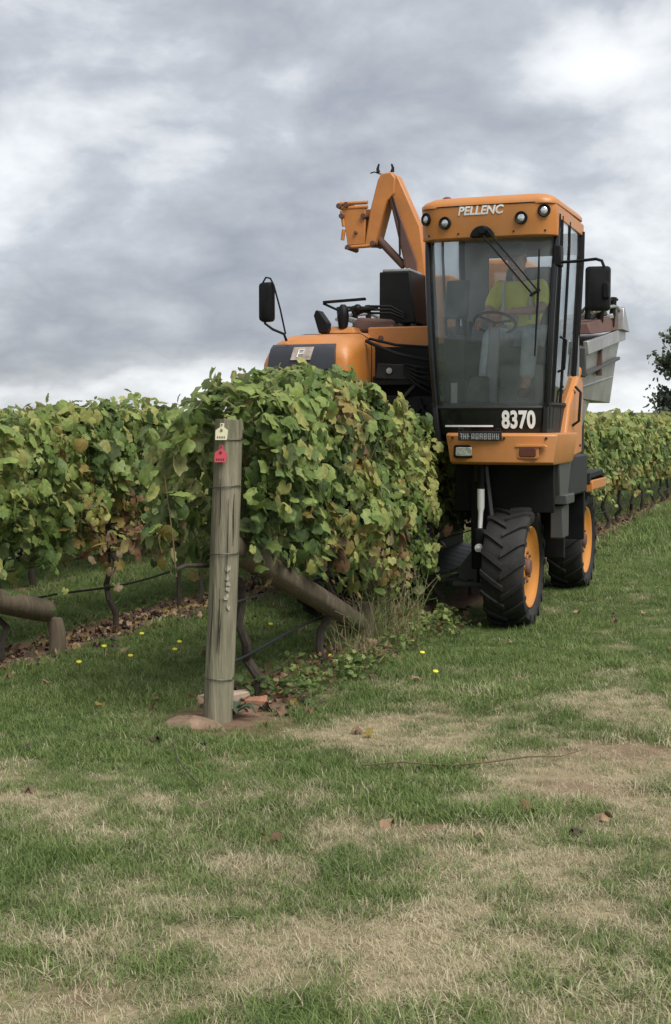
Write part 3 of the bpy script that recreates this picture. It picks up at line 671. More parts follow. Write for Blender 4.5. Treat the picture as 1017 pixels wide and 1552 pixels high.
# front leg cylinder with bright rod
part(B().cyl((.572, .16, 1.34), (.572, .16, 1.10), .030), 'ram_barrel', 'black', 0)
part(B().tube([(.572, .15, 1.115), (.572, .15, .97), (.571, .15, .93), (.569, .14, .80)], [.030, .030, .021, .019], 14), 'ram_rod', 'bright', 0)
part(B().box(.535, .605, .10, .2, .60, .80), 'ram_clevis', 'black', .012)
part(B().cyl((.577, .06, .645), (.577, .12, .645), .033, 16).cyl((.577, .05, .645), (.577, .07, .645), .015, 10), 'ram_pin', 'bright', .004)
part(B().bar((.60, .2, 1.3), (.66, .22, .78), .05, .03), 'leg_link', 'greydark', .006)
part(B().prism([(.50, .62), (.40, .58), (.28, .42), (.28, .33), (.52, .33), (.54, .9), (.46, 1.0)], 'y', .56, .58), 'deflector_plate', 'greydark', .004)
part(B().box(.24, .50, .52, .60, .27, .31), 'deflector_lip', 'greydark', .006)
part(B().prism([(-.50, .62), (-.40, .58), (-.28, .42), (-.28, .33), (-.52, .33), (-.54, .9), (-.46, 1.0)], 'y', .56, .58), 'deflector_plate', 'greydark', .004)
part(B().box(.30, 1.12, .36, .42, .92, 1.33), 'front_apron', 'black', .006)
# dark steps under the cab, along the outside
part(B().hexa([(1.08, .5, 1.05), (1.145, .5, 1.05), (1.145, .86, 1.05), (1.08, .86, 1.05)], [(1.08, .42, 1.40), (1.15, .42, 1.40), (1.15, 1.05, 1.46), (1.08, 1.05, 1.46)]), 'step_panel', 'greydark', .01)
part(B().box(1.06, 1.20, .50, .86, .98, 1.06), 'step', 'greydark', .008)
part(B().box(1.06, 1.165, .53, .80, .70, .97), 'step_panel', 'greydark', .01)
# ---- rear mudguard on the right
for sx in (1, -1):
    part(B().prism([(2.55, 1.06), (2.6, 1.16), (3.3, 1.18), (3.45, 1.06), (3.45, 1.02), (3.3, 1.12), (2.6, 1.11), (2.58, 1.04)], 'x', sx*.66, sx*1.05), 'mudguard', 'black', .008)
    part(B().box(sx*.66, sx*1.07, 2.56, 2.58, .98, 1.08), 'mudguard_trim', 'orange', .006)
    part(B().box(sx*1.035, sx*1.07, 2.58, 3.4, 1.0, 1.09), 'mudguard_trim', 'orange', .006)
# ---- cab
x0, x1 = .115, 1.165; XM = (x0+x1)/2
def cabx(z):       # left and right edge of the cab front by height
    f = np.clip((z-1.56)/(3.1-1.56), 0, 1); f2 = f**.8
    return .215-.095*f2, 1.085+.078*f2
def front_y(xn, z):      # xn in -1..1
    f = (z-1.56)/(3.1-1.56)
    return .02+.10*abs(xn)**2.2+.06*(2*f-1)**2-.03*f
def front_sheet(za, zb_, ina, nz=10, nx_=14, dy=0.0, th=.012):
    rings = []
    grid = []
    for i in range(nz+1):
        z = za+(zb_-za)*i/nz; l, r_ = cabx(z); l += ina; r_ -= ina; row = []
        for j in range(nx_+1):
            xn = -1+2*j/nx_; x = (l+r_)/2+(r_-l)/2*xn; row.append((x, front_y(xn*(1-ina*1.6), z)+dy, z))
        grid.append(row)
    V_ = [p for row in grid for p in row]; k = len(V_); V_ += [(x, y+th, z) for x, y, z in V_]
    W_ = nx_+1; fs = []
    for i in range(nz):
        for j in range(nx_):
            a = i*W_+j; fs.append((a, a+1, a+W_+1, a+W_)); fs.append((k+a, k+a+W_, k+a+W_+1, k+a+1))
    edge = [j for j in range(nx_)]+[i*W_+nx_ for i in range(nz)]+[nz*W_+j for j in range(nx_, 0, -1)]+[i*W_ for i in range(nz, 0, -1)]
    for a, b_ in zip(edge, edge[1:]+edge[:1]): fs.append((a, k+a, k+b_, b_))
    m = MB(); m.add(V_, fs); return m
part(front_sheet(1.775, 3.115, .022), 'windscreen', 'glass', 0, angle=80)
# frame round the windscreen
fr = []
def edge_path(side, za, zb_, n=10):
    out_ = []
    for i in range(n+1):
        z = za+(zb_-za)*i/n; l, r_ = cabx(z); out_.append((l if side < 0 else r_, front_y(1, z)+.0, z))
    return out_
for sd_ in (-1, 1):
    part(B().tube(edge_path(sd_, 1.60, 3.16), .026, 10), 'front_pillar', 'blackgloss', 0)
lw, rw = cabx(1.765)
part(B().tube([(lw+(rw-lw)*j/12, front_y(-1+2*j/12, 1.765)-.002, 1.765) for j in range(13)], .018, 8), 'windscreen_frame', 'dark', 0)
lw, rw = cabx(3.12)
part(B().tube([(lw+(rw-lw)*j/12, front_y(-1+2*j/12, 3.12), 3.12) for j in range(13)], .022, 8), 'windscreen_frame', 'black', 0)
nose = part(front_sheet(1.545, 1.755, 0, 4, 14, -.012, .10), 'nose_panel', 'blackgloss', .004)
# lettering follows the curve of its panel
def wrap_text(me, cx, cz, yfun, m, name, parent, sx=1.0):
    for v_ in me.vertices:
        x, z, d = v_.co.x*sx+cx, v_.co.y+cz, v_.co.z; v_.co = (x, yfun(x, z)-.003-d, z)
    me.materials.clear(); me.materials.append(M[m]); o = bpy.data.objects.new(name, me); COL.objects.link(o); o.parent = parent; return o
def nose_y(x, z):
    l, r_ = cabx(z); xn = (x-(l+r_)/2)/((r_-l)/2); return front_y(xn, z)-.012
wrap_text(text_mesh('8370', .188, .002, 0, .0065, 1.04), .888, 1.664, nose_y, 'white', 'model_number', nose, .66)
mb = B()
for j in range(10):
    xa, xb = .28+.041*j, .28+.041*(j+1)
    mb.hexa([(xa, nose_y(xa, 1.62)-.004, 1.613), (xb, nose_y(xb, 1.62)-.004, 1.613), (xb, nose_y(xb, 1.62)+.003, 1.613), (xa, nose_y(xa, 1.62)+.003, 1.613)], [(xa, nose_y(xa, 1.62)-.004, 1.627), (xb, nose_y(xb, 1.62)-.004, 1.627), (xb, nose_y(xb, 1.62)+.003, 1.627), (xa, nose_y(xa, 1.62)+.003, 1.627)])
part(mb, 'white_stripe', 'white', 0, nose)
# bumper
def bump_y(x): 
    xn = (x-.76)/.45; return -.02+.11*abs(xn)**2.5
rings = []
for z, ins, dy in ((1.315, .035, .03), (1.335, .02, .0), (1.45, .0, -.005), (1.545, -.02, -.01), (1.565, -.015, .02)):
    ring = []; xs = np.linspace(.315+ins, 1.185-ins*.6, 15)
    for x in xs: ring.append((x, bump_y(x)+dy, z))
    for x in (1.195-ins, .305+ins): ring.append((x, .9 if x > .7 else .45, z))
    rings.append(ring)
bump = part(B().rings(rings), 'bumper', 'orange', .004)
for cx_b, ml in ((.468, 'lens'), (.985, 'redlens')):
    yb_ = bump_y(cx_b)-.008
    part(B().prism(rr(cx_b-.085, cx_b+.085, 1.365, 1.470, .02), 'y', yb_-.012, yb_+.05), 'lamp_surround', 'black' if ml == 'lens' else 'orange', .004, bump)
    lo = part(B().prism(rr(cx_b-.066, cx_b+.066, 1.382, 1.452, .015), 'y', yb_-.020, yb_+.0), 'headlamp' if ml == 'lens' else 'indicator_lamp', ml, .004)
part(B().prism([(.90, 1.475), (1.12, 1.475), (1.14, 1.455), (.88, 1.455)], 'y', bump_y(.985)-.03, bump_y(.985)+.02), 'lamp_hood', 'orange', .004, bump)
# number plate hanging over the nose edge
pl = part(B().box(.432, .785, -.052, -.044, 1.505, 1.578), 'number_plate', 'dark', .003)
mb = B(); g = np.random.default_rng(4)
for k in range(10):
    xa = .444+.033*k; wc = .023
    for on, bx4 in zip(g.random(6) < (.9, .75, .7, .6, .7, .3), ((0, .006, 0, .046), (wc-.006, wc, 0, .046), (.0065, wc-.0065, 0, .006), (.0065, wc-.0065, .020, .026), (.0065, wc-.0065, .040, .046), (.009, .014, .0065, .0195))):
        if on: mb.box(xa+bx4[0], xa+bx4[1], -.055, -.0525, 1.516+bx4[2], 1.516+bx4[3])
part(mb, 'plate_characters', 'plategrey', 0, pl)
for xk in (.455, .755): part(B().tube([(xk-.02, -.045, 1.578), (xk-.015, -.05, 1.60), (xk+.015, -.05, 1.60), (xk+.02, -.045, 1.578)], .004, 6), 'plate_clip', 'dark', 0, pl)
# cab floor, sides, back
part(B().hexa([(.25, .15, 1.56), (1.09, .15, 1.56), (1.09, 1.1, 1.56), (.25, 1.1, 1.56)], [(.21, .13, 1.80), (1.09, .13, 1.80), (1.09, 1.2, 1.80), (.21, 1.2, 1.80)]), 'cab_floor', 'dark', .01)
CY1 = 1.22
def side_x(z, s): l, r_ = cabx(z); return l if s < 0 else r_
for s in (-1, 1):
    zs = np.linspace(1.80, 3.26, 9)
    def sp(y, z): return (side_x(z, s)+s*.012*math.sin(math.pi*min(1, y/CY1)), y, z)
    m = MB(); V_ = []; 
    ys = [.14, .45, .8, 1.16]
    gl_ = [[sp(y, z) for y in ys] for z in zs]
    V_ = [p for r_ in gl_ for p in r_]; k = len(V_); V_ += [(x-s*.008, y, z) for x, y, z in V_]; fs = []
    for i in range(8):
        for j in range(3):
            a = i*4+j; fs += [(a, a+1, a+5, a+4), (k+a, k+a+4, k+a+5, k+a+1)]
    m.add(V_, fs); part(m, 'side_window', 'sideglass', 0, angle=80)
    for y, rad in ((.17, .022), (.30, .016), (.62, .012), (CY1, .034)):
        part(B().tube([sp(y, z) for z in np.linspace(1.60, 3.27, 8)], rad, 8), 'cab_pillar', 'black', 0)
    part(B().tube([sp(y, 1.79) for y in np.linspace(.1, CY1, 6)], .022, 8), 'door_sill', 'black', 0)
    part(B().hexa([(side_x(1.5, s)-.02, .12, 1.50), (side_x(1.5, s)+.02, .12, 1.50), (side_x(1.5, s)+.02, .8, 1.50), (side_x(1.5, s)-.02, .8, 1.50)], [(side_x(1.8, s)-.02, .1, 1.80), (side_x(1.8, s)+.02, .1, 1.80), (side_x(1.8, s)+.02, 1.18, 1.80), (side_x(1.8, s)-.02, 1.18, 1.80)]), 'door_lower_panel', 'dark', .006)
    if s > 0:
        part(B().tube([(1.16, .92, 1.62), (1.215, .93, 1.66), (1.22, .98, 1.9), (1.17, 1.0, 1.95)], .012, 8), 'grab_rail', 'black', 0)
        part(B().tube([(1.15, .30, 2.05), (1.20, .31, 2.07), (1.21, .34, 2.3), (1.16, .35, 2.33)], .011, 8), 'door_handle', 'black', 0)
        part(B().box(1.14, 1.205, .10, .22, 2.86, 3.02), 'mirror_mount', 'black', .01)
# rear wall with its window
part(B().box(.13, .36, CY1-.02, CY1+.02, 1.8, 3.26), 'rear_panel', 'cabgrey', .004)
part(B().box(.36, 1.16, CY1-.02, CY1+.02, 1.8, 2.42), 'rear_panel', 'cabgrey', .004)
part(B().box(.36, 1.16, CY1-.02, CY1+.02, 3.08, 3.26), 'rear_panel', 'cabgrey', .004)
part(B().box(.36, 1.14, CY1-.004, CY1+.004, 2.42, 3.08), 'rear_window', 'sideglass', 0)
# roof: shell and visor
rf = []
for z, i0 in ((3.325, .006), (3.33, .0), (3.355, .0), (3.385, .025), (3.41, .07), (3.425, .16)):
    rf.append([(x, y, z+.022*(y/1.2)) for x, y in rr(.095+i0, 1.185-i0, -.055+i0, 1.27-i0*.6, .13, 6)])
roof = part(B().rings(rf), 'roof', 'orange', 0, angle=50)
def visor_y(x, z): 
    xn = (x-.64)/.545; return -.062+.11*abs(xn)**7+.035*((3.30-z)/.2 if z < 3.3 else 0)
vr = []; xs = np.linspace(.100, 1.180, 25)
for z in (3.092, 3.12, 3.2, 3.27, 3.335):
    zz = [z+(.045*((x-.64)/.55)**2 if z < 3.1 else 0)*0 for x in xs]
    vr.append([(x, visor_y(x, z), zq) for x, zq in zip(xs, zz)]+[(x, .14+.02, z) for x in (1.178, .102)])
for xa_ in (.100, 1.150): part(B().box(xa_, xa_+.03, .1, 1.262, 3.235, 3.335), 'roof_rim', 'orange', .006, roof)
vis = part(B().rings(vr), 'visor', 'orange', .006, roof, angle=50)
for (lx, lz, ang) in ((.150, 3.255, -32), (.316, 3.212, -6), (.923, 3.222, 6), (1.095, 3.272, 18)):
    yv = visor_y(lx, lz); d = Vector((math.sin(R(ang)), -math.cos(R(ang)), 0)); c = Vector((lx, yv, lz))+d*.006
    ho = part(B().lathe([(-.03, .048), (.006, .050), (.012, .044), (.004, .030)], c, d, 24), 'lamp_bezel', 'black', 0, roof)
    part(B().lathe([(-.02, .033), (.002, .031), (.007, .02), (.009, .001)], c, d, 20), 'work_lamp', 'lens', 0)
wrap_text(text_mesh('PELLENC', .090, .002, .22, .0026, 1.0), .600, 3.292, lambda x, z: visor_y(x, z), 'white', 'brand_lettering', roof)
part(B().tube([(x, visor_y(x, 3.335)-.002, 3.334) for x in np.linspace(.125, 1.155, 25)], .004, 5), 'roof_seam', 'black', 0, roof)
for xk in (.36, .62, .80, 1.12):
    part(B().cyl((xk, bump_y(xk)-.022, 1.525), (xk, bump_y(xk)+.0, 1.525), .010, 8), 'bumper_bolt', 'dark', 0, bump)
for xk in (.17, .42, .86, 1.10):
    part(B().cyl((xk, visor_y(xk, 3.125)-.005, 3.125), (xk, visor_y(xk, 3.125)+.01, 3.125), .008, 8), 'visor_bolt', 'dark', 0, roof)
for yk, zk in ((.75, 1.42), (1.3, 1.45), (1.3, 2.05), (1.0, 1.9)):
    part(B().cyl((1.155, yk, zk), (1.172, yk, zk), .011, 8), 'panel_bolt', 'dark', 0)
# wiper
part(B().prism([(.615+.095*math.cos(R(a)), 3.092+.085*math.sin(R(a))) for a in range(0, 181, 15)], 'y', -.062, .02), 'wiper_housing', 'black', .006)
part(B().cyl((.63, -.12, 3.135), (.63, -.03, 3.135), .030, 14), 'wiper_motor', 'black', .004)
wa, wb = Vector((.62, -.09, 3.14)), Vector((1.035, -.055, 2.645)); off = Vector((.052, 0, .032))
part(B().bar(wa-off*.35, wb-off*.35, .016, .014).bar(wa+off*.55, wb+off*.45, .011, .012).bar(wb-off*.7, wb+off*.8, .02, .02), 'wiper_arm', 'black', .003)
part(B().tube([(1.062, -.03, 2.98), (1.06, -.045, 2.66), (1.035, -.03, 2.16)], [.006, .011, .006], 6), 'wiper_blade', 'black', 0)
part(B().lathe([(-.01, .045), (.03, .045), (.065, .04), (.078, .02), (.08, .001)], (.18, .50, 3.43), (0, 0, 1), 18), 'beacon', 'beacon', 0, roof)
# mirrors
part(B().tube([(1.19, .16, 2.895), (1.30, .15, 2.895), (1.47, .13, 2.905), (1.515, .13, 2.89), (1.535, .13, 2.84), (1.545, .13, 2.66)], .012, 8), 'mirror_arm', 'black', 0)
def mirror_head(cx, cy, cz, w_, h_, tilt):
    m = MB(); mt = Matrix.Translation((cx, cy, cz)) @ Matrix.Rotation(R(tilt), 4, 'Z')
    rg = []
    for y, i_ in ((-.04, .03), (-.03, .008), (.01, .0), (.045, .005)):
        rg.append([mt @ Vector((x, y, z)) for x, z in rr(-w_/2+i_, w_/2-i_, -h_/2+i_, h_/2-i_, .03, 4)])
    m.rings(rg); o = part(m, 'mirror', 'black', 0, angle=50)
    g_ = MB(); g_.rings([[mt @ Vector((x, y, z)) for x, z in rr(-w_/2+.012, w_/2-.012, -h_/2+.012, h_/2-.012, .02, 4)] for y in (.046, .049)]); part(g_, 'mirror_glass', 'chrome', 0, o)
mirror_head(1.485, .15, 2.68, .195, .345, 8)
part(B().box(1.53, 1.575, .10, .17, 2.60, 2.72), 'mirror_clamp', 'black', .008)
part(B().tube([(-1.12, .16, 2.335), (-1.13, .13, 2.39), (-1.22, .10, 2.43), (-1.29, .10, 2.48), (-1.295, .10, 2.60)], .011, 8), 'mirror_arm', 'black', 0)
part(B().tube([(-1.12, .14, 2.39), (-1.16, .12, 2.60), (-1.21, .10, 2.80), (-1.24, .10, 2.855), (-1.28, .10, 2.865), (-1.31, .10, 2.82)], .008, 8), 'mirror_brace', 'black', 0)
mirror_head(-1.285, .115, 2.66, .125, .335, -12)
# ---- cab interior
part(B().box(.50, .98, .62, 1.08, 2.14, 2.28), 'seat_cushion', 'seat', .04, seg=3)
part(B().hexa([(.50, 1.0, 2.25), (.98, 1.0, 2.25), (.98, 1.12, 2.25), (.50, 1.12, 2.25)], [(.54, 1.10, 2.98), (.94, 1.10, 2.98), (.94, 1.17, 2.98), (.54, 1.17, 2.98)]), 'seat_back', 'seat', .04, seg=3)
part(B().box(.58, .90, .70, 1.0, 1.8, 2.14), 'seat_base', 'cabgrey', .02)
part(B().bar((.62, .26, 1.8), (.60, .46, 2.42), .09, .09), 'steering_column', 'cabgrey', .02)
sw = B(); cc = Vector((.60, .46, 2.46)); axd = Vector((0, -.45, -.9)).normalized(); a_ = axd.orthogonal().normalized(); b_ = axd.cross(a_)
sw.tube([cc+a_*.17*math.cos(t_)+b_*.17*math.sin(t_) for t_ in np.linspace(0, 2*math.pi, 29)], .013, 6)
for t_ in (0, 2.1, 4.2): sw.bar(cc, cc+a_*.17*math.cos(t_)+b_*.17*math.sin(t_), .02, .012, up=axd)
part(sw, 'steering_wheel', 'black', 0)
part(B().box(.20, .38, .32, 1.05, 1.8, 2.36), 'control_console', 'seat', .03)
part(B().hexa([(.19, .36, 2.5), (.38, .36, 2.5), (.38, .46, 2.5), (.19, .46, 2.5)], [(.19, .46, 2.82), (.38, .46, 2.82), (.38, .52, 2.82), (.19, .52, 2.82)]), 'monitor', 'seat', .015)
part(B().tube([(.29, .46, 2.36), (.29, .46, 2.55)], .02, 8), 'monitor_stand', 'black', 0)
part(B().tube([(.40, .42, 2.30), (.41, .40, 2.42), (.42, .39, 2.47)], [.014, .016, .026], 8), 'joystick', 'black', 0)
part(B().box(.30, .36, .20, .22, 1.80, 1.97), 'pedal', 'inox', .006)
part(B().box(.70, .76, .22, .24, 1.80, 1.93), 'pedal', 'greydark', .006)
part(B().hexa([(.42, .17, 1.80), (.62, .17, 1.80), (.62, .30, 1.80), (.42, .30, 1.80)], [(.46, .22, 2.02), (.60, .22, 2.02), (.60, .30, 2.02), (.46, .30, 2.02)]), 'pedal_box', 'seat', .02)
# ---- orange body behind and beside the cab
part(B().hexa([(1.03, .55, 1.33), (1.16, .55, 1.33), (1.16, 1.42, 1.38), (1.03, 1.42, 1.38)], [(1.03, .80, 1.80), (1.165, .80, 1.80), (1.165, 1.42, 2.18), (1.03, 1.36, 2.18)]), 'side_body_panel', 'orange', .02)
part(B().box(-.82, .82, 1.36, 3.3, 1.36, 2.02), 'main_body', 'dark', .03)
part(B().box(.16, .62, 1.55, 2.5, 2.02, 3.12), 'rear_housing', 'orange', .05, seg=3)
part(B().tube([(.50+.0, 1.54, 2.98), (.50, 1.52, 2.86), (.53, 1.52, 2.76), (.575, 1.52, 2.76), (.60, 1.52, 2.86), (.60, 1.54, 3.0)], .010, 6), 'housing_hose', 'rust_and_shade', 0)
# ---- stainless bin on the right and its twin
for s in (1, -1):
    def bp_(x, y, z): return (s*x, y, z)
    bt = [bp_(.70, 1.50, 1.86), bp_(1.10, 1.50, 1.86), bp_(1.15, 3.05, 1.84), bp_(.70, 2.95, 1.84)]
    md = [bp_(.70, 1.42, 2.06), bp_(1.15, 1.42, 2.06), bp_(1.19, 3.15, 2.28), bp_(.70, 3.12, 2.28)]
    tp_ = [bp_(.66, 1.36, 2.30), bp_(1.18, 1.36, 2.30), bp_(1.22, 3.25, 2.54), bp_(.66, 3.25, 2.54)]
    if s < 0: bt, md, tp_ = bt[::-1], md[::-1], tp_[::-1]
    m = MB(); m.rings([bt, md, tp_]); bn = part(m, 'grape_bin', 'inox', .006)
    part(B().bar(bp_(1.195, 1.34, 2.29), bp_(1.235, 3.30, 2.535), .05, .12), 'bin_rim', 'inox', .008, bn)
    part(B().bar(bp_(1.185, 1.40, 2.07), bp_(1.215, 3.14, 2.285), .035, .03), 'bin_flange', 'greydark', .004, bn)
    part(B().bar(bp_(1.12, 1.44, 1.955), bp_(1.16, 3.06, 2.10), .03, .015), 'bin_flange', 'inox', .004, bn)
    part(B().box(s*1.16, s*1.215, 2.1, 2.14, 2.08, 2.36), 'bin_strap', 'rust_and_shade', .004, bn)
    part(B().box(s*.80, s*1.20, 1.33, 1.37, 2.04, 2.30), 'bin_end_plate', 'greydark', .01, bn)
    part(B().hexa([bp_(.80, 1.50, 2.42), bp_(1.22, 1.50, 2.42), bp_(1.25, 3.1, 2.56), bp_(.80, 3.1, 2.56)], [bp_(.80, 1.52, 2.52), bp_(1.18, 1.52, 2.52), bp_(1.24, 3.1, 2.72), bp_(.80, 3.1, 2.72)]), 'bin_cover', 'rust_and_shade', .01, bn)
    part(B().hexa([bp_(1.14, 2.9, 2.55), bp_(1.29, 2.9, 2.55), bp_(1.30, 3.3, 2.55), bp_(1.14, 3.3, 2.55)], [bp_(1.20, 2.95, 2.76), bp_(1.29, 2.95, 2.76), bp_(1.29, 3.0, 2.78), bp_(1.20, 3.0, 2.78)]), 'bin_wing', 'inox', .006, bn)
    part(B().hexa([bp_(.80, 1.5, 1.40), bp_(1.08, 1.5, 1.40), bp_(1.04, 1.75, 1.40), bp_(.80, 1.75, 1.40)], [bp_(.80, 1.5, 1.86), bp_(1.12, 1.5, 1.86), bp_(1.08, 2.3, 1.86), bp_(.80, 2.3, 1.86)]), 'discharge_chute', 'inox', .01)
    for k in range(4):
        y = 1.7+.38*k; part(B().bar(bp_(.95, y, 2.58), bp_(1.24, y+.12, 2.66), .05, .05), 'destemmer_roller', 'greydark' if k % 2 else 'inox', .01)
    part(B().tube([bp_(1.20, 1.6, 2.62), bp_(1.23, 2.1, 2.70), bp_(1.25, 2.7, 2.76), bp_(1.24, 3.1, 2.74)], .018, 8), 'destemmer_rail', 'inox', 0)
    part(B().tube([bp_(1.10, 1.55, 2.60), bp_(1.20, 1.7, 2.74), bp_(1.22, 2.2, 2.78), bp_(1.23, 2.9, 2.84)], .014, 6), 'hydraulic_hose', 'hose', 0)
    for k in range(3): part(B().cyl(bp_(1.16+.03*k, 1.62+.5*k, 2.56), bp_(1.18+.03*k, 1.62+.5*k, 2.74+.05*k), .030, 10), 'motor', 'black', .006)
# ---- engine hood on the left
def hood_ring(y, xl, xr, zl, zt_, r_, sh=0):
    pts = [(xl-.02, zl), (xl-.03, zt_-r_*1.3)]
    for i in range(1, 7): a = R(180-90*i/6); pts.append((xl-.03+r_*1.0+r_*math.cos(a), zt_-r_+r_*math.sin(a)))
    for i in range(0, 7): a = R(90-90*i/6); pts.append((xr-r_*.7+r_*.7*math.cos(a), zt_-r_*.7+r_*.7*math.sin(a)))
    pts.append((xr, zl)); return [(x, y, z) for x, z in pts]
hr = [hood_ring(.10, -1.27, -.57, 1.55, 2.18, .16), hood_ring(.13, -1.29, -.55, 1.55, 2.27, .18), hood_ring(.22, -1.30, -.53, 1.55, 2.345, .20), hood_ring(.40, -1.30, -.52, 1.55, 2.395, .20), hood_ring(.8, -1.30, -.52, 1.55, 2.43, .20), hood_ring(1.5, -1.30, -.52, 1.55, 2.47, .20), hood_ring(2.5, -1.30, -.52, 1.55, 2.50, .20)]
hood = part(B().rings(hr), 'engine_hood', 'orange', 0, angle=50)
gr = []
for z, y, i_ in ((1.70, .080, 0), (1.95, .078, 0), (2.12, .082, 0), (2.20, .088, .005), (2.265, .112, .012), (2.30, .150, .02), (2.305, .2, .025)):
    gr.append([(x, y-.035+.02*((x+.95)/.32)**2, z) for x in np.linspace(-1.250+i_, -.655-i_, 11)]+[(-.645-i_, y+.12, z), (-1.255+i_, y+.12, z)])
gro = part(B().rings(gr), 'hood_grille', 'grille', 0, angle=50)
for z in (2.02, 2.09): part(B().tube([(x, .072+.02*((x+.95)/.32)**2-.035, z) for x in np.linspace(-1.24, -.66, 9)], .007, 6), 'grille_bar', 'dark', 0, gro)
part(B().hexa([(-1.04, .036, 2.165), (-.86, .036, 2.165), (-.86, .07, 2.165), (-1.04, .07, 2.165)], [(-1.02, .076, 2.275), (-.84, .076, 2.275), (-.84, .11, 2.275), (-1.02, .11, 2.275)]), 'hood_badge', mat('faded_badge', (.36, .30, .26), .5, var=.45, scale=14), .004, gro)
part(B().tube([(-.98, .044, 2.19), (-.965, .066, 2.25), (-.92, .066, 2.25), (-.93, .055, 2.22), (-.97, .053, 2.215)], .006, 6), 'badge_emblem', 'white', 0, gro)
part(B().box(-1.30, -.52, .20, 2.5, 1.0, 1.56), 'engine_skirt', 'black', .02)
for yk in (.62, 1.3):
    hk = hood_ring(yk, -1.302, -.518, 1.6, np.interp(yk, [.4, .8, 1.5], [2.395, 2.43, 2.47])+.001, .20); part(B().tube(hk, .004, 5), 'hood_seam', 'black', 0, hood)
# things on the hood
part(B().hexa([(-1.06, .92, 2.44), (-.78, .92, 2.44), (-.74, 1.4, 2.46), (-1.06, 1.4, 2.46)], [(-1.02, .98, 2.51), (-.82, .98, 2.50), (-.80, 1.4, 2.50), (-1.02, 1.4, 2.50)]), 'hood_scoop', 'orange', .012)
part(B().prism([(-1.10, 2.44), (-1.15, 2.60), (-1.13, 2.65), (-1.09, 2.64), (-1.01, 2.53), (-1.02, 2.44)], 'y', .86, .96), 'exhaust_flap', 'black', .012)
part(B().bar((-1.10, .98, 2.725), (-.72, 1.05, 2.75), .06, .022).bar((-1.10, .98, 2.715), (-.93, .96, 2.64), .02, .02).bar((-.93, .96, 2.64), (-.62, 1.0, 2.66), .022, .022), 'hood_rail', 'black', .004)
part(B().lathe([(-.10, .04), (.0, .055), (.08, .045), (.11, .02)], (-.91, .98, 2.59), (0, 0, 1), 14), 'air_intake', 'black', 0)
part(B().ball((-.78, 1.0, 2.66), .042, 12, 8), 'intake_cap', 'black', 0)
part(B().hexa([(-.92, 1.1, 2.46), (-.46, 1.1, 2.46), (-.46, 1.6, 2.46), (-.92, 1.6, 2.46)], [(-.84, 1.15, 2.60), (-.50, 1.15, 2.57), (-.50, 1.6, 2.57), (-.84, 1.6, 2.60)]), 'hood_cover', 'rust_and_shade', .03)
for k in range(3): part(B().tube([(-.80+.03*k, 1.0, 2.60+.02*k), (-.66, 1.02, 2.68-.03*k), (-.5, 1.08, 2.68-.03*k), (-.40, 1.15, 2.62-.02*k)], .012, 6), 'hydraulic_hose', 'hose', 0)
# ---- middle bay between hood and cab
part(B().box(-.60, .12, .76, .90, 2.29, 2.475), 'cross_beam', 'orange_beam', .012)
part(B().cyl((-.48, .745, 2.38), (-.48, .765, 2.38), .022, 12), 'beam_bolt', 'rust_and_shade', 0)
part(B().box(-.53, .20, .72, .76, 1.62, 2.30), 'bay_panel', 'black', .006)
part(B().hexa([(-.44, .48, 2.02), (-.08, .50, 2.00), (-.08, .60, 2.00), (-.44, .60, 2.02)], [(-.42, .48, 2.15), (-.08, .50, 2.13), (-.08, .60, 2.13), (-.42, .60, 2.15)]), 'valve_block', 'dark', .008)
part(B().cyl((-.31, .465, 2.085), (-.31, .48, 2.085), .025, 14).cyl((-.31, .455, 2.085), (-.31, .47, 2.085), .012, 8), 'bolt_cap', 'inox', 0)
part(B().tube([(-.52, .48, 2.34), (-.40, .42, 2.29), (-.22, .40, 2.22), (.0, .44, 2.17), (.14, .5, 2.15)], .016, 8), 'hydraulic_hose', 'hose', 0)
part(B().tube([(-.50, .50, 2.36), (-.25, .46, 2.30), (.0, .5, 2.28), (.15, .55, 2.30)], .012, 8), 'hydraulic_hose', 'hose', 0)
for k in range(5): part(B().tube([(-.18, .48, 2.14-.02*k), (-.06, .42, 2.11-.035*k), (.05, .45, 2.10-.05*k), (.17, .6, 2.05-.06*k)], .011, 6), 'hydraulic_hose', 'hose', 0)
part(B().bar((-.05, .5, 2.0), (-.32, .46, 1.72), .05, .03), 'linkage', 'dark', .006)
part(B().box(-.46, .16, .50, .72, 1.62, 1.88), 'tunnel_lintel', 'black', .02)
for k in range(3): part(B().tube([(-.45+.2*k, .49, 1.85), (-.40+.2*k, .46, 1.74), (-.30+.2*k, .46, 1.70), (-.2+.2*k, .49, 1.8)], .012, 6), 'hydraulic_hose', 'hose', 0)
# black box behind the beam, with pipe
part(B().hexa([(-.645, 1.2, 2.535), (-.30, 1.2, 2.535), (-.30, 1.62, 2.535), (-.60, 1.62, 2.535)], [(-.645, 1.2, 3.0), (-.36, 1.2, 3.0), (-.32, 1.62, 3.0), (-.60, 1.62, 3.0)]), 'exhaust_box', 'black', .012)
part(B().box(-.62, -.36, 1.22, 1.6, 3.0, 3.025), 'exhaust_box_lid', 'inox', .006)
part(B().cyl((-.46, 1.25, 2.46), (-.46, 1.25, 2.54), .05, 12).cyl((-.34, 1.25, 2.46), (-.34, 1.25, 2.54), .03, 12), 'box_foot', 'greydark', 0)
part(B().box(-.62, .2, 1.2, 2.4, 2.04, 2.50), 'engine_deck', 'dark', .02)
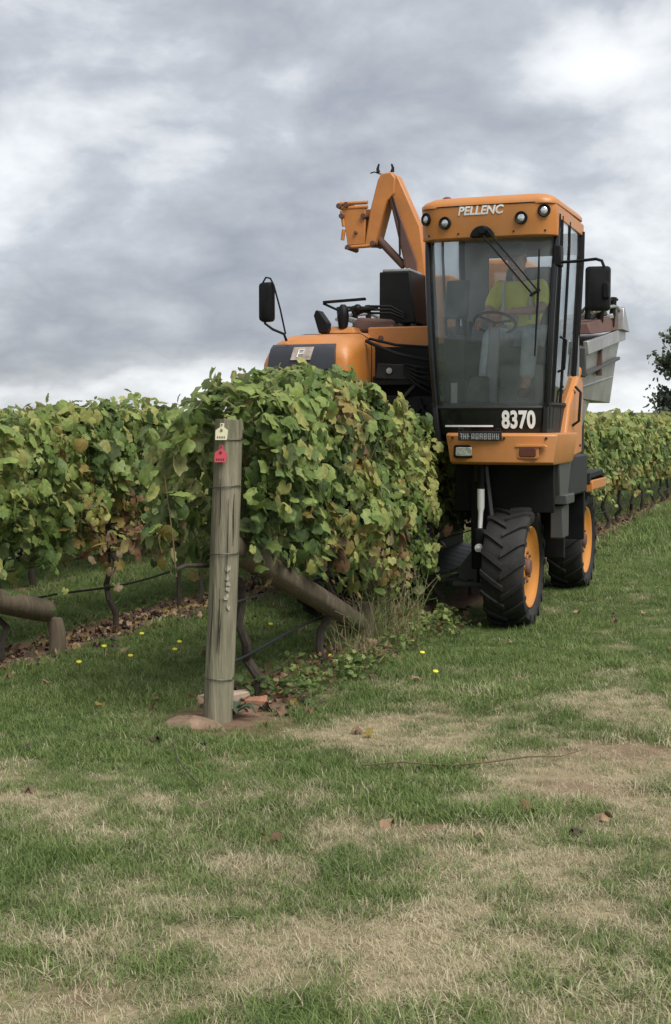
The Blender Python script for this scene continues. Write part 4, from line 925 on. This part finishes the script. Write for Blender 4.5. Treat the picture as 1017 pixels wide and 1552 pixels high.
# ---- folded loading arm
YA = 1.75
def arm(poly, w_, name, m='orange_beam', bev=.012): return part(B().prism(poly, 'y', YA-w_/2, YA+w_/2), name, m, bev)
sc = lambda px, py: None
def ap(px, py):      # point of the arm's plane
    r_ = ray(px, py); t_ = (YA-CAM.y)/r_.y; p_ = CAM+r_*t_; return (p_.x, p_.z)
arm([ap(557, 374), ap(566, 320), ap(577, 276), ap(582, 266), ap(597, 263), ap(604, 272), ap(602, 296), ap(592, 306), ap(574, 374)], .20, 'arm_outer_boom')
arm([ap(597, 263), ap(606, 268), ap(640, 345), ap(650, 430), ap(640, 470), ap(620, 420), ap(594, 306), ap(600, 285)], .14, 'arm_inner_boom')
arm([ap(596, 308), ap(600, 300), ap(636, 400), ap(636, 420), ap(622, 416)], .20, 'arm_underside_shade', 'rust_and_shade', .006)  # brown strip that paints the shading on the underside of the inner boom
hd = part(B().prism([ap(524, 317), ap(559, 315), ap(558, 372), ap(532, 374)], 'y', YA-.10, YA-.07), 'arm_head', 'orange_beam', .006)
part(B().prism([ap(524, 317), ap(559, 315), ap(558, 372), ap(532, 374)], 'y', YA+.07, YA+.10), 'arm_head_plate', 'orange_beam', .006, hd)
for a_, b_ in (((520, 311), (562, 309)), ((521, 318), (562, 316)), ((528, 377), (570, 374)), ((523, 322), (526, 345)), ((526, 350), (524, 366))):
    A2, B2 = ap(*a_), ap(*b_); part(B().cyl((A2[0], YA-.09, A2[1]), (B2[0], YA-.09, B2[1]), .018, 10), 'head_pin', 'orange_beam', 0, hd)
for a_ in ((520, 315), (531, 313), (534, 377), (571, 371), (524, 330), (557, 330), (545, 355)):
    A2 = ap(*a_); part(B().cyl((A2[0], YA-.13, A2[1]), (A2[0], YA+.12, A2[1]), .026 if a_[1] != 355 else .016, 12), 'pivot_pin', 'rust_and_shade', .004, hd)
A2, B2 = ap(574, 362), ap(614, 404)
part(B().cyl((A2[0], YA-.02, A2[1]), (B2[0], YA-.02, B2[1]), .038, 12), 'arm_ram', 'rust_and_shade', 0)
for (a_, m1_, b_) in (((576, 263), (575, 257), (577, 250)), ((597, 262), (598, 256), (596, 250))):
    part(B().tube([(ap(*k_)[0], YA-.05, ap(*k_)[1]) for k_ in (a_, m1_, b_)], [.02, .014, .008], 8), 'arm_hook', 'black', 0)
part(B().tube([(ap(*k_)[0], YA-.05, ap(*k_)[1]) for k_ in ((564, 264), (570, 262), (578, 265), (588, 266), (597, 261))], .006, 6), 'hook_cable', 'black', 0)
part(B().box(-.42, -.08, YA-.15, YA+.15, 2.4, 3.0), 'arm_pedestal', 'orange_beam', .02)
part(B().tube([(ap(600, 300)[0], YA-.12, ap(600, 300)[1]), (ap(612, 340)[0], YA-.14, ap(612, 340)[1]), (ap(613, 390)[0], YA-.14, ap(613, 390)[1])], .010, 6), 'hydraulic_hose', 'hose', 0)

# ================================================================== driver
def skin_mesh(name, chain, m, parent=None, sub=2):
    V_, E_, Rd = [], [], []
    for br in chain:
        last = None
        for p, r_ in br:
            hit = next((i for i, v_ in enumerate(V_) if (Vector(v_)-Vector(p)).length < 1e-4), None)
            if hit is None: V_.append(p); Rd.append(r_); hit = len(V_)-1
            if last is not None: E_.append((last, hit))
            last = hit
    me = bpy.data.meshes.new(name); bm = bmesh.new(); lay = bm.verts.layers.skin.verify()
    bv = [bm.verts.new(p) for p in V_]
    for i, v_ in enumerate(bv): v_[lay].radius = (Rd[i], Rd[i]) if not isinstance(Rd[i], tuple) else Rd[i]; v_[lay].use_root = (i == 0)
    for a, b_ in E_: bm.edges.new((bv[a], bv[b_]))
    bm.to_mesh(me); bm.free(); me.materials.append(m)
    o = bpy.data.objects.new(name, me); COL.objects.link(o)
    sk = o.modifiers.new('skin', 'SKIN'); sk.use_smooth_shade = True
    ss = o.modifiers.new('sub', 'SUBSURF'); ss.levels = sub; ss.render_levels = sub
    if parent: o.parent = parent
    return o
pel = (.735, .90, 2.36); che = (.715, .93, 2.66); nek = (.70, .90, 2.86)
sL, sR = (.53, .92, 2.79), (.89, .92, 2.79)        # image left is the driver's right hand
eL, eR = (.475, .74, 2.56), (.935, .72, 2.58)
hL, hR = (.455, .50, 2.50), (.66, .50, 2.55)
kL, kR = (.57, .46, 2.37), (.895, .47, 2.36)
aL, aR = (.545, .36, 1.95), (.885, .36, 1.95)
hipL, hipR = (.65, .86, 2.34), (.82, .86, 2.34)
def lerp(a, b, f): return tuple(a[i]+(b[i]-a[i])*f for i in range(3))
body = skin_mesh('person', [[(pel, .13), (lerp(pel, che, .5), .125), (che, .14), (lerp(che, nek, .75), .08), (nek, .052), ((.695, .875, 2.93), .055)],
    [(che, .14), (sL, .06), (lerp(sL, eL, .5), .045), (eL, .040), (lerp(eL, hL, .5), .036), (hL, .026)],
    [(che, .14), (sR, .06), (lerp(sR, eR, .5), .045), (eR, .040), (lerp(eR, hR, .5), .036), (hR, .026)],
    [(pel, .13), (hipL, .085), (lerp(hipL, kL, .5), .075), (kL, .058), (lerp(kL, aL, .4), .055), (aL, .036), ((.53, .24, 1.915), .032)],
    [(pel, .13), (hipR, .085), (lerp(hipR, kR, .5), .075), (kR, .058), (lerp(kR, aR, .4), .055), (aR, .036), ((.88, .24, 1.915), .032)]], M['skin'])
tag(body, 'driver in a yellow hi-vis shirt and pale jeans steering in the cab', 'person')
# head with face, turned down to his right
hm = MB(); hc = Vector((.69, .86, 3.02)); 
HR = Matrix.Translation(hc) @ Matrix.Rotation(R(-14), 4, 'Z') @ Matrix.Rotation(R(16), 4, 'X')
rings = []
for z, wx, fy, by in ((-.115, .035, .065, .02), (-.10, .052, .088, .045), (-.06, .066, .092, .075), (-.02, .074, .090, .092), (.03, .077, .092, .100), (.07, .072, .084, .096), (.10, .055, .062, .078), (.118, .02, .025, .03)):
    rings.append([HR @ Vector((wx*math.sin(a), -(fy if math.cos(a) > 0 else by)*math.cos(a), z)) for a in np.linspace(0, 2*math.pi, 21)[:-1]])
hm.rings(rings)
hm.hexa([HR @ Vector(p) for p in ((-.018, -.085, -.045), (.018, -.085, -.045), (.012, -.08, -.03), (-.012, -.08, -.03))], [HR @ Vector(p) for p in ((-.014, -.118, -.038), (.014, -.118, -.038), (.006, -.095, .012), (-.006, -.095, .012))])
for s in (-1, 1): hm.ball(HR @ Vector((s*.078, .005, -.01)), .028, 8, 6, (.4, .8, 1.1))
hm.build('head', M['skin'], body, 0, angle=80)
fm = MB()
for s in (-1, 1): fm.ball(HR @ Vector((s*.032, -.086, .008)), .012, 8, 6, (1.2, .5, .7))
fm.bar(HR @ Vector((-.025, -.092, -.072)), HR @ Vector((.025, -.092, -.072)), .008, .007)
for s in (-1, 1): fm.bar(HR @ Vector((s*.018, -.094, .030)), HR @ Vector((s*.05, -.088, .030)), .008, .008)
fm.build('face_features', M['hair'], body, 0)
cp = MB(); cp.rings([[HR @ Vector((wx*math.sin(a), -(wx*1.15+.004)*math.cos(a)+.006, z)) for a in np.linspace(0, 2*math.pi, 25)[:-1]] for z, wx in ((.035, .086), (.065, .086), (.10, .073), (.122, .045), (.130, .01))])
cp.hexa([HR @ Vector(p) for p in ((-.07, -.07, .035), (.07, -.07, .035), (.05, -.165, .020), (-.05, -.165, .020))], [HR @ Vector(p) for p in ((-.07, -.07, .043), (.07, -.07, .043), (.05, -.165, .027), (-.05, -.165, .027))])
cp.build('cap', M['cloth_grey'], body, 0)
# hands closed on the wheel rim and the joystick
def hand(base, d, palm_n, name):
    base = Vector(base); d = Vector(d).normalized(); nn = Vector(palm_n).normalized(); s_ = d.cross(nn).normalized(); ch = []
    palm = base+d*.05; ch.append([(tuple(base), .024), (tuple(palm), .032)])
    for k in range(4):
        l = (.040, .046, .043, .034)[k]; r0 = palm+s_*(-.030+.020*k)+d*.02; r1 = r0+d*l*.7+nn*.004; r2 = r1+d*l*.30+nn*l*.6; r3 = r2-d*l*.35+nn*l*.35
        ch.append([(tuple(palm), .032), (tuple(r0), .0095), (tuple(r1), .0090), (tuple(r2), .0085), (tuple(r3), .0075)])
    t0 = base+d*.03-s_*.034; ch.append([(tuple(palm), .032), (tuple(t0), .011), (tuple(t0+d*.032-s_*.010+nn*.018), .010), (tuple(t0+d*.05+nn*.038), .008)])
    return skin_mesh(name, ch, M['skin'], body, 2)
hand(hL, (.0, -.8, -.5), (.2, .35, -.9), 'hand'); hand(hR, (-.75, -.55, -.3), (-.1, .2, -.97), 'hand')
skin_mesh('shirt', [[((.735, .91, 2.36), .150), (lerp(pel, che, .5), .148), (che, .162), ((.705, .915, 2.80), .105), ((.70, .905, 2.855), .068)],
    [(che, .162), (sL, .080), (lerp(sL, eL, .55), .068), (lerp(sL, eL, .85), .066)], [(che, .162), (sR, .080), (lerp(sR, eR, .55), .068), (lerp(sR, eR, .85), .066)]], M['hivis'], body)
skin_mesh('trousers', [[(pel, .140), (hipL, .098), (lerp(hipL, kL, .5), .088), (kL, .074), (lerp(kL, aL, .5), .070), (lerp(kL, aL, .92), .066)], [(pel, .140), (hipR, .098), (lerp(hipR, kR, .5), .088), (kR, .074), (lerp(kR, aR, .5), .070), (lerp(kR, aR, .92), .066)]], M['jeans'], body)
for a, t_ in ((aL, (.53, .23, 1.885)), (aR, (.88, .23, 1.885))): skin_mesh('boot', [[((a[0], a[1]+.02, a[2]-.01), .05), ((a[0], a[1], a[2]-.055), .05), (t_, .042), ((t_[0], t_[1]-.05, t_[2]-.01), .034)]], M['boot'], body)
for xx in (.60, .83): 
    mb = MB(); mb.tube([(xx, .755, 2.50), (xx, .752, 2.62), (xx, .762, 2.74), (xx, .80, 2.83)], .014, 6); mb.build('reflective_band', M['reflect'], body, 0)

# ================================================================== things on the ground by the end post
mb = MB(); g = np.random.default_rng(9); gp = ground(288, 1098)
rings = []
for z, s in ((-.03, 1.15), (.0, 1.0), (.022, .8), (.036, .5), (.042, .15)):
    rings.append([Vector((gp.x+math.cos(a)*.17*s*(1+.12*math.sin(3*a+1))*1.0, gp.y+math.sin(a)*.11*s*(1+.1*math.sin(2*a)), z+g.normal(0, .004))) for a in np.linspace(0, 6.283, 25)[:-1]])
o = mb.rings(rings).build('soil_mound', M['soil'], None, angle=80); tag(o, 'small mound of bare pinkish soil at the foot of the tagged post', 'soil mound')
def chip(name, px, py, lx, ly, lz, rz, m, lab, cat, tilt=8):
    p = ground(px, py); g = np.random.default_rng(px); mb = MB()
    bt = [Vector((sx*lx/2*(1+g.normal(0, .12)), sy*ly/2*(1+g.normal(0, .12)), -.01)) for sx, sy in ((-1, -1), (1, -1), (1, 1), (-1, 1))]
    tp_ = [Vector((q_.x*.9+g.normal(0, .006), q_.y*.9+g.normal(0, .006), lz+g.normal(0, lz*.15))) for q_ in bt]
    mt = Matrix.Translation((p.x, p.y, 0)) @ Matrix.Rotation(R(rz), 4, 'Z') @ Matrix.Rotation(R(tilt), 4, 'X')
    mb.hexa([mt @ q_ for q_ in bt], [mt @ q_ for q_ in tp_]); tag(mb.build(name, m, None, .006), lab, cat)
chip('brick_piece', 388, 1068, .13, .07, .04, 15, M['brick'], 'broken terracotta brick piece beside the vine trunk', 'brick')
chip('stone', 362, 1060, .12, .05, .05, 40, mat('pale_stone', (.45, .36, .27), .9, var=.2), 'pale flat stone just behind the tagged post foot', 'stone')
chip('wood_chip', 312, 1062, .10, .05, .04, -20, mat('pale_wood_chip', (.40, .33, .25), .9, var=.2), 'pale wood chip lying close against the post foot', 'wood chip')
chip('tile_piece', 572, 992, .16, .05, .03, 50, M['brick'], 'flat reddish tile piece lying by the short peg', 'tile piece')
# broad weed leaves at the post foot
wp = ground(352, 1088); wr = empty('weed', (wp.x, wp.y, 0)); tag(wr, 'broad dark green weed growing against the tagged post', 'weed')
M['weed'] = leaf_mat('weed_leaf', (.045, .075, .04), (.07, .10, .06), .2); g = np.random.default_rng(12)
for k in range(9):
    a = g.uniform(0, 6.28); l = g.uniform(.10, .19); up = g.uniform(.02, .09); mb = MB(); d = Vector((math.cos(a), math.sin(a), 0)); s_ = Vector((-d.y, d.x, 0))
    V_ = []; 
    for i in range(6):
        f = i/5; c_ = d*l*f+Vector((0, 0, up*math.sin(f*2.6)+.01)); wd_ = .028*math.sin(math.pi*min(.98, f*.9+.08)); V_ += [c_-s_*wd_+Vector((0, 0, .006)), c_, c_+s_*wd_+Vector((0, 0, .006))]
    mb.add(V_, [(i*3+j, i*3+j+1, i*3+j+4, i*3+j+3) for i in range(5) for j in range(2)]); mb.build('weed_leaf', M['weed'], wr, 0, angle=80)
# thin cane lying across the grass, twigs, dead leaf
cp_ = [ground(px, py, .035) for px, py in ((548, 1160), (610, 1158), (680, 1157), (740, 1155), (800, 1150), (850, 1143), (885, 1136))]
tag(MB().tube([p+Vector((0, 0, .012*math.sin(i*2.1))) for i, p in enumerate(cp_)], [.0035, .004, .0045, .0045, .004, .003, .002], 6).build('fallen_cane', M['cane'], None), 'long thin brown cane lying across the dry grass', 'cane')
tw = [ground(px, py, .03) for px, py in ((262, 1125), (268, 1150), (285, 1172), (303, 1190))]
tag(MB().tube(tw, .003, 5).build('twig', M['bark'], None), 'thin dark twig bent over the grass in front of the soil mound', 'twig')
def curled_leaf(name, px, py, size, m, lab, cat, sh, rz=0, z=.03, group=None):
    p = ground(px, py); v_, f_ = SH[sh]; W = v_.copy()*size; W[:, 1] -= .3*size; W[:, 2] = .25*size*np.cos(v_[:, 0]*5)+.3*size*np.abs(v_[:, 1]-.3)
    me = npmesh(name, np.vstack([W, W-np.array([0, 0, .0025])]), np.vstack([f_, f_[:, ::-1]+len(W)]), [m]); o = bpy.data.objects.new(name, me); COL.objects.link(o); o.location = (p.x, p.y, z); o.rotation_euler = (.15, .1, rz); tag(o, lab, cat, group); return o
curled_leaf('dead_leaf', 800, 1236, .085, M['deadleaf'], 'curled dark brown dead leaf on the dry grass', 'leaf', 2, .6, .015)
curled_leaf('fallen_leaf', 540, 1016, .10, mat('pale_yellow_leaf', (.50, .46, .22), .8, var=.15), 'pale yellow fallen leaf on green grass near the short peg', 'leaf', 1, 1.6, .03)
curled_leaf('dead_leaf', 727, 1276, .04, M['strawtwig'], 'small straw coloured leaf on the dry grass', 'leaf', 3, .2)
M['dandelion'] = mat('yellow_petal', (.62, .55, .05), .8, var=.1)
for k, (px, py) in enumerate(((158, 995), (272, 988), (215, 975), (265, 1000), (198, 1010), (575, 975), (410, 960), (120, 1020), (500, 1010), (660, 1035), (640, 1005))):
    p = ground(px, py); mb = MB(); mb.lathe([(.0, .003), (.0, .016), (.008, .018), (.012, .008), (.013, .001)], (0, 0, .07), (.2, -.3, 1), 10); r_ = empty('dandelion', (p.x, p.y, 0)); tag(r_, 'small yellow dandelion flower in the green grass', 'flower', 'dandelions in the grass')
    mb.build('flower_head', M['dandelion'], r_, 0); MB().tube([(0, 0, -.01), (.004, 0, .04), (0, 0, .071)], .0015, 5).build('stem', M['weed'], r_)

# ================================================================== grass and weeds (nobody could count them)
def blade_mesh(name, n, rad, hgt, wid, lean, m, seed, segs=3):
    g = np.random.default_rng(seed); V_, F_l = [], []
    for k in range(n):
        a = g.uniform(0, 6.28); rr_ = rad*math.sqrt(g.random()); b0 = np.array([rr_*math.cos(a), rr_*math.sin(a), -.01]); h = hgt*g.uniform(.45, 1.15); da = g.uniform(0, 6.28); ln = lean*g.uniform(.3, 1.4)
        d = np.array([math.cos(da), math.sin(da), 0]); s_ = np.array([-d[1], d[0], 0]); w_ = wid*g.uniform(.7, 1.3); base = len(V_)
        for i in range(segs+1):
            f = i/segs; c_ = b0+d*h*ln*f*f+np.array([0, 0, h*f*(1-.35*ln*f)]); ww = w_*(1-f)**.7*.5
            if i < segs: V_ += [c_-s_*ww, c_+s_*ww]
            else: V_.append(c_)
        for i in range(segs-1): q_ = base+2*i; F_l += [(q_, q_+1, q_+3), (q_, q_+3, q_+2)]
        q_ = base+2*(segs-1); F_l.append((q_, q_+1, q_+2))
    return npmesh(name, np.array(V_), np.array(F_l), [m])
gmt = bpy.data.materials.new('grass_blade'); gmt.use_nodes = True; t = gmt.node_tree; N = t.nodes.new; L = t.links.new; b = t.nodes['Principled BSDF']; o_ = t.nodes['Material Output']
a1 = N('ShaderNodeAttribute'); a1.attribute_type = 'INSTANCER'; a1.attribute_name = 'dry'
a2 = N('ShaderNodeAttribute'); a2.attribute_type = 'INSTANCER'; a2.attribute_name = 'rnd'
gc = mixc(t, a2.outputs['Fac'], (.082, .140, .038), (.23, .295, .095)); dc = mixc(t, a2.outputs['Fac'], (.32, .275, .17), (.66, .59, .41))
L(mixc(t, a1.outputs['Fac'], gc, dc), b.inputs['Base Color']); b.inputs['Roughness'].default_value = .6; b.inputs['Specular IOR Level'].default_value = .25
tl = N('ShaderNodeBsdfTranslucent'); L(mixc(t, a1.outputs['Fac'], gc, dc), tl.inputs[0]); ms = N('ShaderNodeMixShader'); ms.inputs[0].default_value = .3; L(b.outputs[0], ms.inputs[1]); L(tl.outputs[0], ms.inputs[2]); L(ms.outputs[0], o_.inputs[0])
def scatter(name, protos, P, rot, scl, idx_, attrs, label, cat):
    pc = bpy.data.collections.new(name+'_kinds')
    for k, me in enumerate(protos): pc.objects.link(bpy.data.objects.new('%s_kind_%02d' % (name, k), me))
    me = bpy.data.meshes.new(name); me.vertices.add(len(P)); me.vertices.foreach_set('co', P.astype(np.float32).ravel())
    A = me.attributes.new('rot', 'FLOAT_VECTOR', 'POINT'); A.data.foreach_set('vector', rot.astype(np.float32).ravel())
    A = me.attributes.new('scl', 'FLOAT', 'POINT'); A.data.foreach_set('value', scl.astype(np.float32))
    A = me.attributes.new('kidx', 'INT', 'POINT'); A.data.foreach_set('value', idx_.astype(np.int32))
    for k, v_ in attrs.items(): A = me.attributes.new(k, 'FLOAT', 'POINT'); A.data.foreach_set('value', v_.astype(np.float32))
    ob = bpy.data.objects.new(name, me); COL.objects.link(ob)
    ng = bpy.data.node_groups.new(name, 'GeometryNodeTree'); ng.interface.new_socket('Geometry', in_out='INPUT', socket_type='NodeSocketGeometry'); ng.interface.new_socket('Geometry', in_out='OUTPUT', socket_type='NodeSocketGeometry')
    n = ng.nodes.new; gi, go_ = n('NodeGroupInput'), n('NodeGroupOutput'); ip = n('GeometryNodeInstanceOnPoints'); ci_ = n('GeometryNodeCollectionInfo'); ci_.inputs['Collection'].default_value = pc; ci_.inputs['Separate Children'].default_value = True; ci_.inputs['Reset Children'].default_value = True
    def na(nm, ty): q_ = n('GeometryNodeInputNamedAttribute'); q_.data_type = ty; q_.inputs[0].default_value = nm; return q_.outputs['Attribute']
    l = ng.links.new; l(gi.outputs[0], ip.inputs['Points']); l(ci_.outputs[0], ip.inputs['Instance']); ip.inputs['Pick Instance'].default_value = True
    l(na('kidx', 'INT'), ip.inputs['Instance Index']); l(na('rot', 'FLOAT_VECTOR'), ip.inputs['Rotation']); l(na('scl', 'FLOAT'), ip.inputs['Scale']); l(ip.outputs[0], go_.inputs[0])
    md = ob.modifiers.new('scatter', 'NODES'); md.node_group = ng; tag(ob, label, cat, None, 'stuff'); return ob
G = np.random.default_rng(77)
def fan(n, d0, d1, pw=1.0, margin=1.2):      # points on the ground between two distances in front of where one stands
    Y = d0+(d1-d0)*G.random(n)**pw; half = Y*.262+margin; X = G.uniform(-1, 1, n)*half
    return CAM.x+X*math.cos(YAW)-Y*math.sin(YAW), CAM.y+X*math.sin(YAW)+Y*math.cos(YAW), Y
parts_ = []
for n, d0, d1, sc_, kk in ((22000, 2.9, 6.0, .88, 0), (24000, 6.0, 9.5, .92, 0), (22000, 9.5, 16, 1.1, 1), (18000, 16, 30, 1.9, 1), (9000, 30, 60, 3.0, 1)):
    x, y, Y = fan(n, d0, d1, .8); parts_.append((x, y, np.full(n, sc_), np.full(n, kk)))
x, y, sc_, kk = (np.concatenate([p[i] for p in parts_]) for i in range(4))
dr = dryness(x, y); so_ = soilness(x, y)
keep_ = G.random(len(x)) > so_*1.02
x, y, sc_, kk, dr, so_ = (a[keep_] for a in (x, y, sc_, kk, dr, so_)); n = len(x)
isdry = np.clip((dr+G.normal(0, .31, n)-.5)*2.6+.5, 0, 1)
lush = fbm(x*.8+50, y*.8, 6, 3)
hs = sc_*(.65+.75*lush)*(1-.30*dr)*G.uniform(.75, 1.25, n)
hs = hs*(1+.5*np.clip((vnoise(x*3.3+9, y*3.3, 12)-.62)*4, 0, 1))
hs = np.where((np.abs(x) < .85) & (y > -.4) & (y < 3.9), hs*.55, hs)
protos = [blade_mesh('g%d' % k, 18, .05, .062, .0044, .9, gmt, 100+k) for k in range(4)]+[blade_mesh('h%d' % k, 18, .06, .036, .0048, 1.5, gmt, 120+k) for k in range(3)]
kind = np.where(isdry > .5, np.where(G.random(n) < .75, G.integers(4, 7, n), G.integers(0, 4, n)), np.where(G.random(n) < .6, G.integers(0, 4, n), G.integers(4, 7, n)))
scatter('grass', protos, np.stack([x, y, height(x, y)*np.clip(1-(np.hypot(x-CAM.x, y-CAM.y)-30)/40, 0, 1)-.004], -1), np.stack([G.normal(0, .1, n), G.normal(0, .1, n), G.uniform(0, 6.28, n)], -1), hs, kind, {'dry': isdry, 'rnd': np.clip(G.random(n)*.6+.5*fbm(x*2, y*2, 9, 2)*.9-.05, 0, 1)}, 'short green lawn mixed with dry straw coloured grass', 'grass')
# fallen leaves and mulch under the rows
lm = mat('leaf_litter', (.17, .095, .06), .9, var=.45, scale=3, coords='Object'); lm2 = mat('leaf_litter_pale', (.30, .20, .12), .9, var=.3); lm3 = mat('leaf_litter_dark', (.06, .04, .03), .9, var=.3)
def litter(m, sh, s): v_, f_ = SH[sh]; W = v_*s; W = W-np.array([0, .34*s, 0]); W[:, 2] = .018*np.sin(v_[:, 0]*9+sh)+.012; return npmesh('l', W, f_, [m])
prot = [litter(lm, 0, .07), litter(lm2, 1, .06), litter(lm3, 2, .075), litter(lm, 3, .05), litter(LEAFM[4], 4, .06)]
px_, py_ = [], []
for rn, n, ya_, yb_, sd_ in (('B', 1500, -4.8, 8, .17), ('A', 350, -3.4, 1, .17), ('A', 900, 3.4, 22, .25)):
    px_.append(ROWS[rn]+G.normal(0, sd_, n)); py_.append(G.uniform(ya_, yb_, n))
fx, fy, _ = fan(60, 5, 12); px_.append(fx); py_.append(fy)
x, y = np.concatenate(px_), np.concatenate(py_); n = len(x)
scatter('leaf_litter', prot, np.stack([x, y, height(x, y)+.003], -1), np.stack([G.normal(0, .5, n), G.normal(0, .5, n), G.uniform(0, 6.28, n)], -1), G.uniform(.5, 1.2, n), G.integers(0, 5, n), {}, 'brown fallen leaves and mulch scattered under the vine rows', 'leaf litter')
# dry weeds under the front row
def weed_stalks(name, n, hgt, spread, m, seed, heads=True):
    g = np.random.default_rng(seed); mb = MB()
    for k in range(n):
        a = g.uniform(0, 6.28); l = hgt*g.uniform(.5, 1.1); lean = g.normal(0, spread, 2); b0 = Vector((g.normal(0, .05), g.normal(0, .05), -.02)); pts = [b0+Vector((lean[0]*f*f, lean[1]*f*f, l*f*(1-.18*abs(lean[0])*f))) for f in (0, .35, .7, 1)]
        mb.tube(pts, [.0030, .0026, .002, .0011], 4)
        if heads:
            for j in range(4):
                p = pts[2].lerp(pts[3], j/7); q_ = p+Vector((g.normal(0, .035), g.normal(0, .035), g.uniform(.01, .05))); mb.tube([p, q_], [.0013, .0022], 3)
    return mb
ws = [weed_stalks('w', 5, .68, .13, None, 300+k) for k in range(3)]; wg = [weed_stalks('w', 12, .26, .13, None, 320+k) for k in range(2)]
def to_me(mb, m): me = bpy.data.meshes.new('w'); me.from_pydata([tuple(p) for p in mb.v], [], mb.f); me.materials.append(m); return me
M['stalkgreen'] = mat('weed_stem', (.13, .15, .05), .9, var=.3)
pr2 = [to_me(ws[0], M['stalkgreen']), to_me(ws[1], M['stalkgreen']), to_me(ws[2], M['strawtwig']), to_me(wg[0], M['stalkgreen']), to_me(wg[1], M['strawtwig'])]
n1_, n2_ = 34, 14
x = np.concatenate([G.normal(.12, .10, n1_), G.normal(.08, .12, n2_)]); y = np.concatenate([np.where(G.random(n1_) < .6, G.uniform(-1.1, -.2, n1_), G.uniform(-1.9, -.9, n1_)), G.uniform(-2.5, -.1, n2_)]); n = len(x)
scatter('dry_weeds', pr2, np.stack([x, y, np.zeros(n)], -1), np.stack([G.normal(0, .12, n), G.normal(0, .12, n), G.uniform(0, 6.28, n)], -1), G.uniform(.6, 1.05, n), np.concatenate([G.integers(0, 3, n1_), G.integers(3, 5, n2_)]), {}, 'straggly dry weed stalks under the front vines by the brace foot', 'weeds')
# small leafy ground weeds along the front row
def sprig(seed, mi):
    g = np.random.default_rng(seed); k = 14; P = np.stack([g.normal(0, .06, k), g.normal(0, .06, k), g.uniform(.02, .15, k)], -1); Fm = leaf_frames(np.stack([g.normal(0, .5, k), g.normal(0, .5, k), np.ones(k)], -1), g)
    return joined(P, Fm, g.uniform(.03, .055, k), np.full(k, mi), g.integers(0, 4, k), SHL, 'sprig')
n = 130; x = G.normal(.18, .17, n); y = G.uniform(-3.1, .2, n)
scatter('ground_weeds', [sprig(400, 1), sprig(401, 2), sprig(402, 5), sprig(403, 0), sprig(404, 1)], np.stack([x, y, np.zeros(n)], -1), np.stack([np.zeros(n), np.zeros(n), G.uniform(0, 6.28, n)], -1), G.uniform(.6, 1.2, n), G.integers(0, 5, n), {}, 'low leafy weeds turning brown along the foot of the front row', 'weeds')

# ================================================================== far gum tree
def far_tree(px, Y, hgt, rad, seed, label):
    r_ = ray(px, 640); s_ = Y/(r_.x*(-math.sin(YAW))+r_.y*math.cos(YAW)); c0 = Vector((CAM.x+r_.x*s_, CAM.y+r_.y*s_, 0)); g = np.random.default_rng(seed)
    root = empty('gum_tree', c0); tag(root, label, 'tree'); mb = MB()
    mb.tube([(0, 0, -.3), (.1, 0, hgt*.2), (.0, .1, hgt*.42), (.15, 0, hgt*.7)], [.32, .25, .2, .1], 10); cl = []
    for k in range(17):
        a = g.uniform(0, 6.28); zz = hgt*g.uniform(.24, .95); ro = rad*g.uniform(.35, 1.0)*math.sin(math.pi*min(.95, .25+.72*(zz/hgt)))**.7; tip = Vector((ro*math.cos(a), ro*math.sin(a), zz))
        mb.tube([(0.05, 0, max(hgt*.16, zz-hgt*.3)), tuple(Vector((0, 0, zz-hgt*.12)).lerp(tip, .5)), tuple(tip)], [.10, .06, .025], 6); cl.append(tip)
    mb.build('trunk', M['tree_bark'], root)
    P = []
    for c_ in cl:
        for j in range(3):
            cc_ = np.array(c_)+g.normal(0, rad*.14, 3); P.append(cc_+g.normal(0, 1, (230, 3))*np.array([.13, .13, .10])*rad)
    P = np.vstack(P); k = len(P); Fm = leaf_frames(g.normal(0, 1, (k, 3)), g)
    me = joined(P, Fm, g.uniform(.16, .34, k), np.zeros(k, int), g.integers(0, 4, k), SHL, 'crown'); me.materials.clear(); me.materials.append(leaf_mat('gum_leaf', (.085, .10, .07), (.10, .12, .085), .15))
    me.polygons.foreach_set('material_index', np.zeros(len(me.polygons), np.int32))
    o = bpy.data.objects.new('crown', me); COL.objects.link(o); o.parent = root; o['kind'] = 'stuff'
far_tree(1066, 78, 7.6, 3.3, 5, 'dark gum tree standing alone in the far paddock')
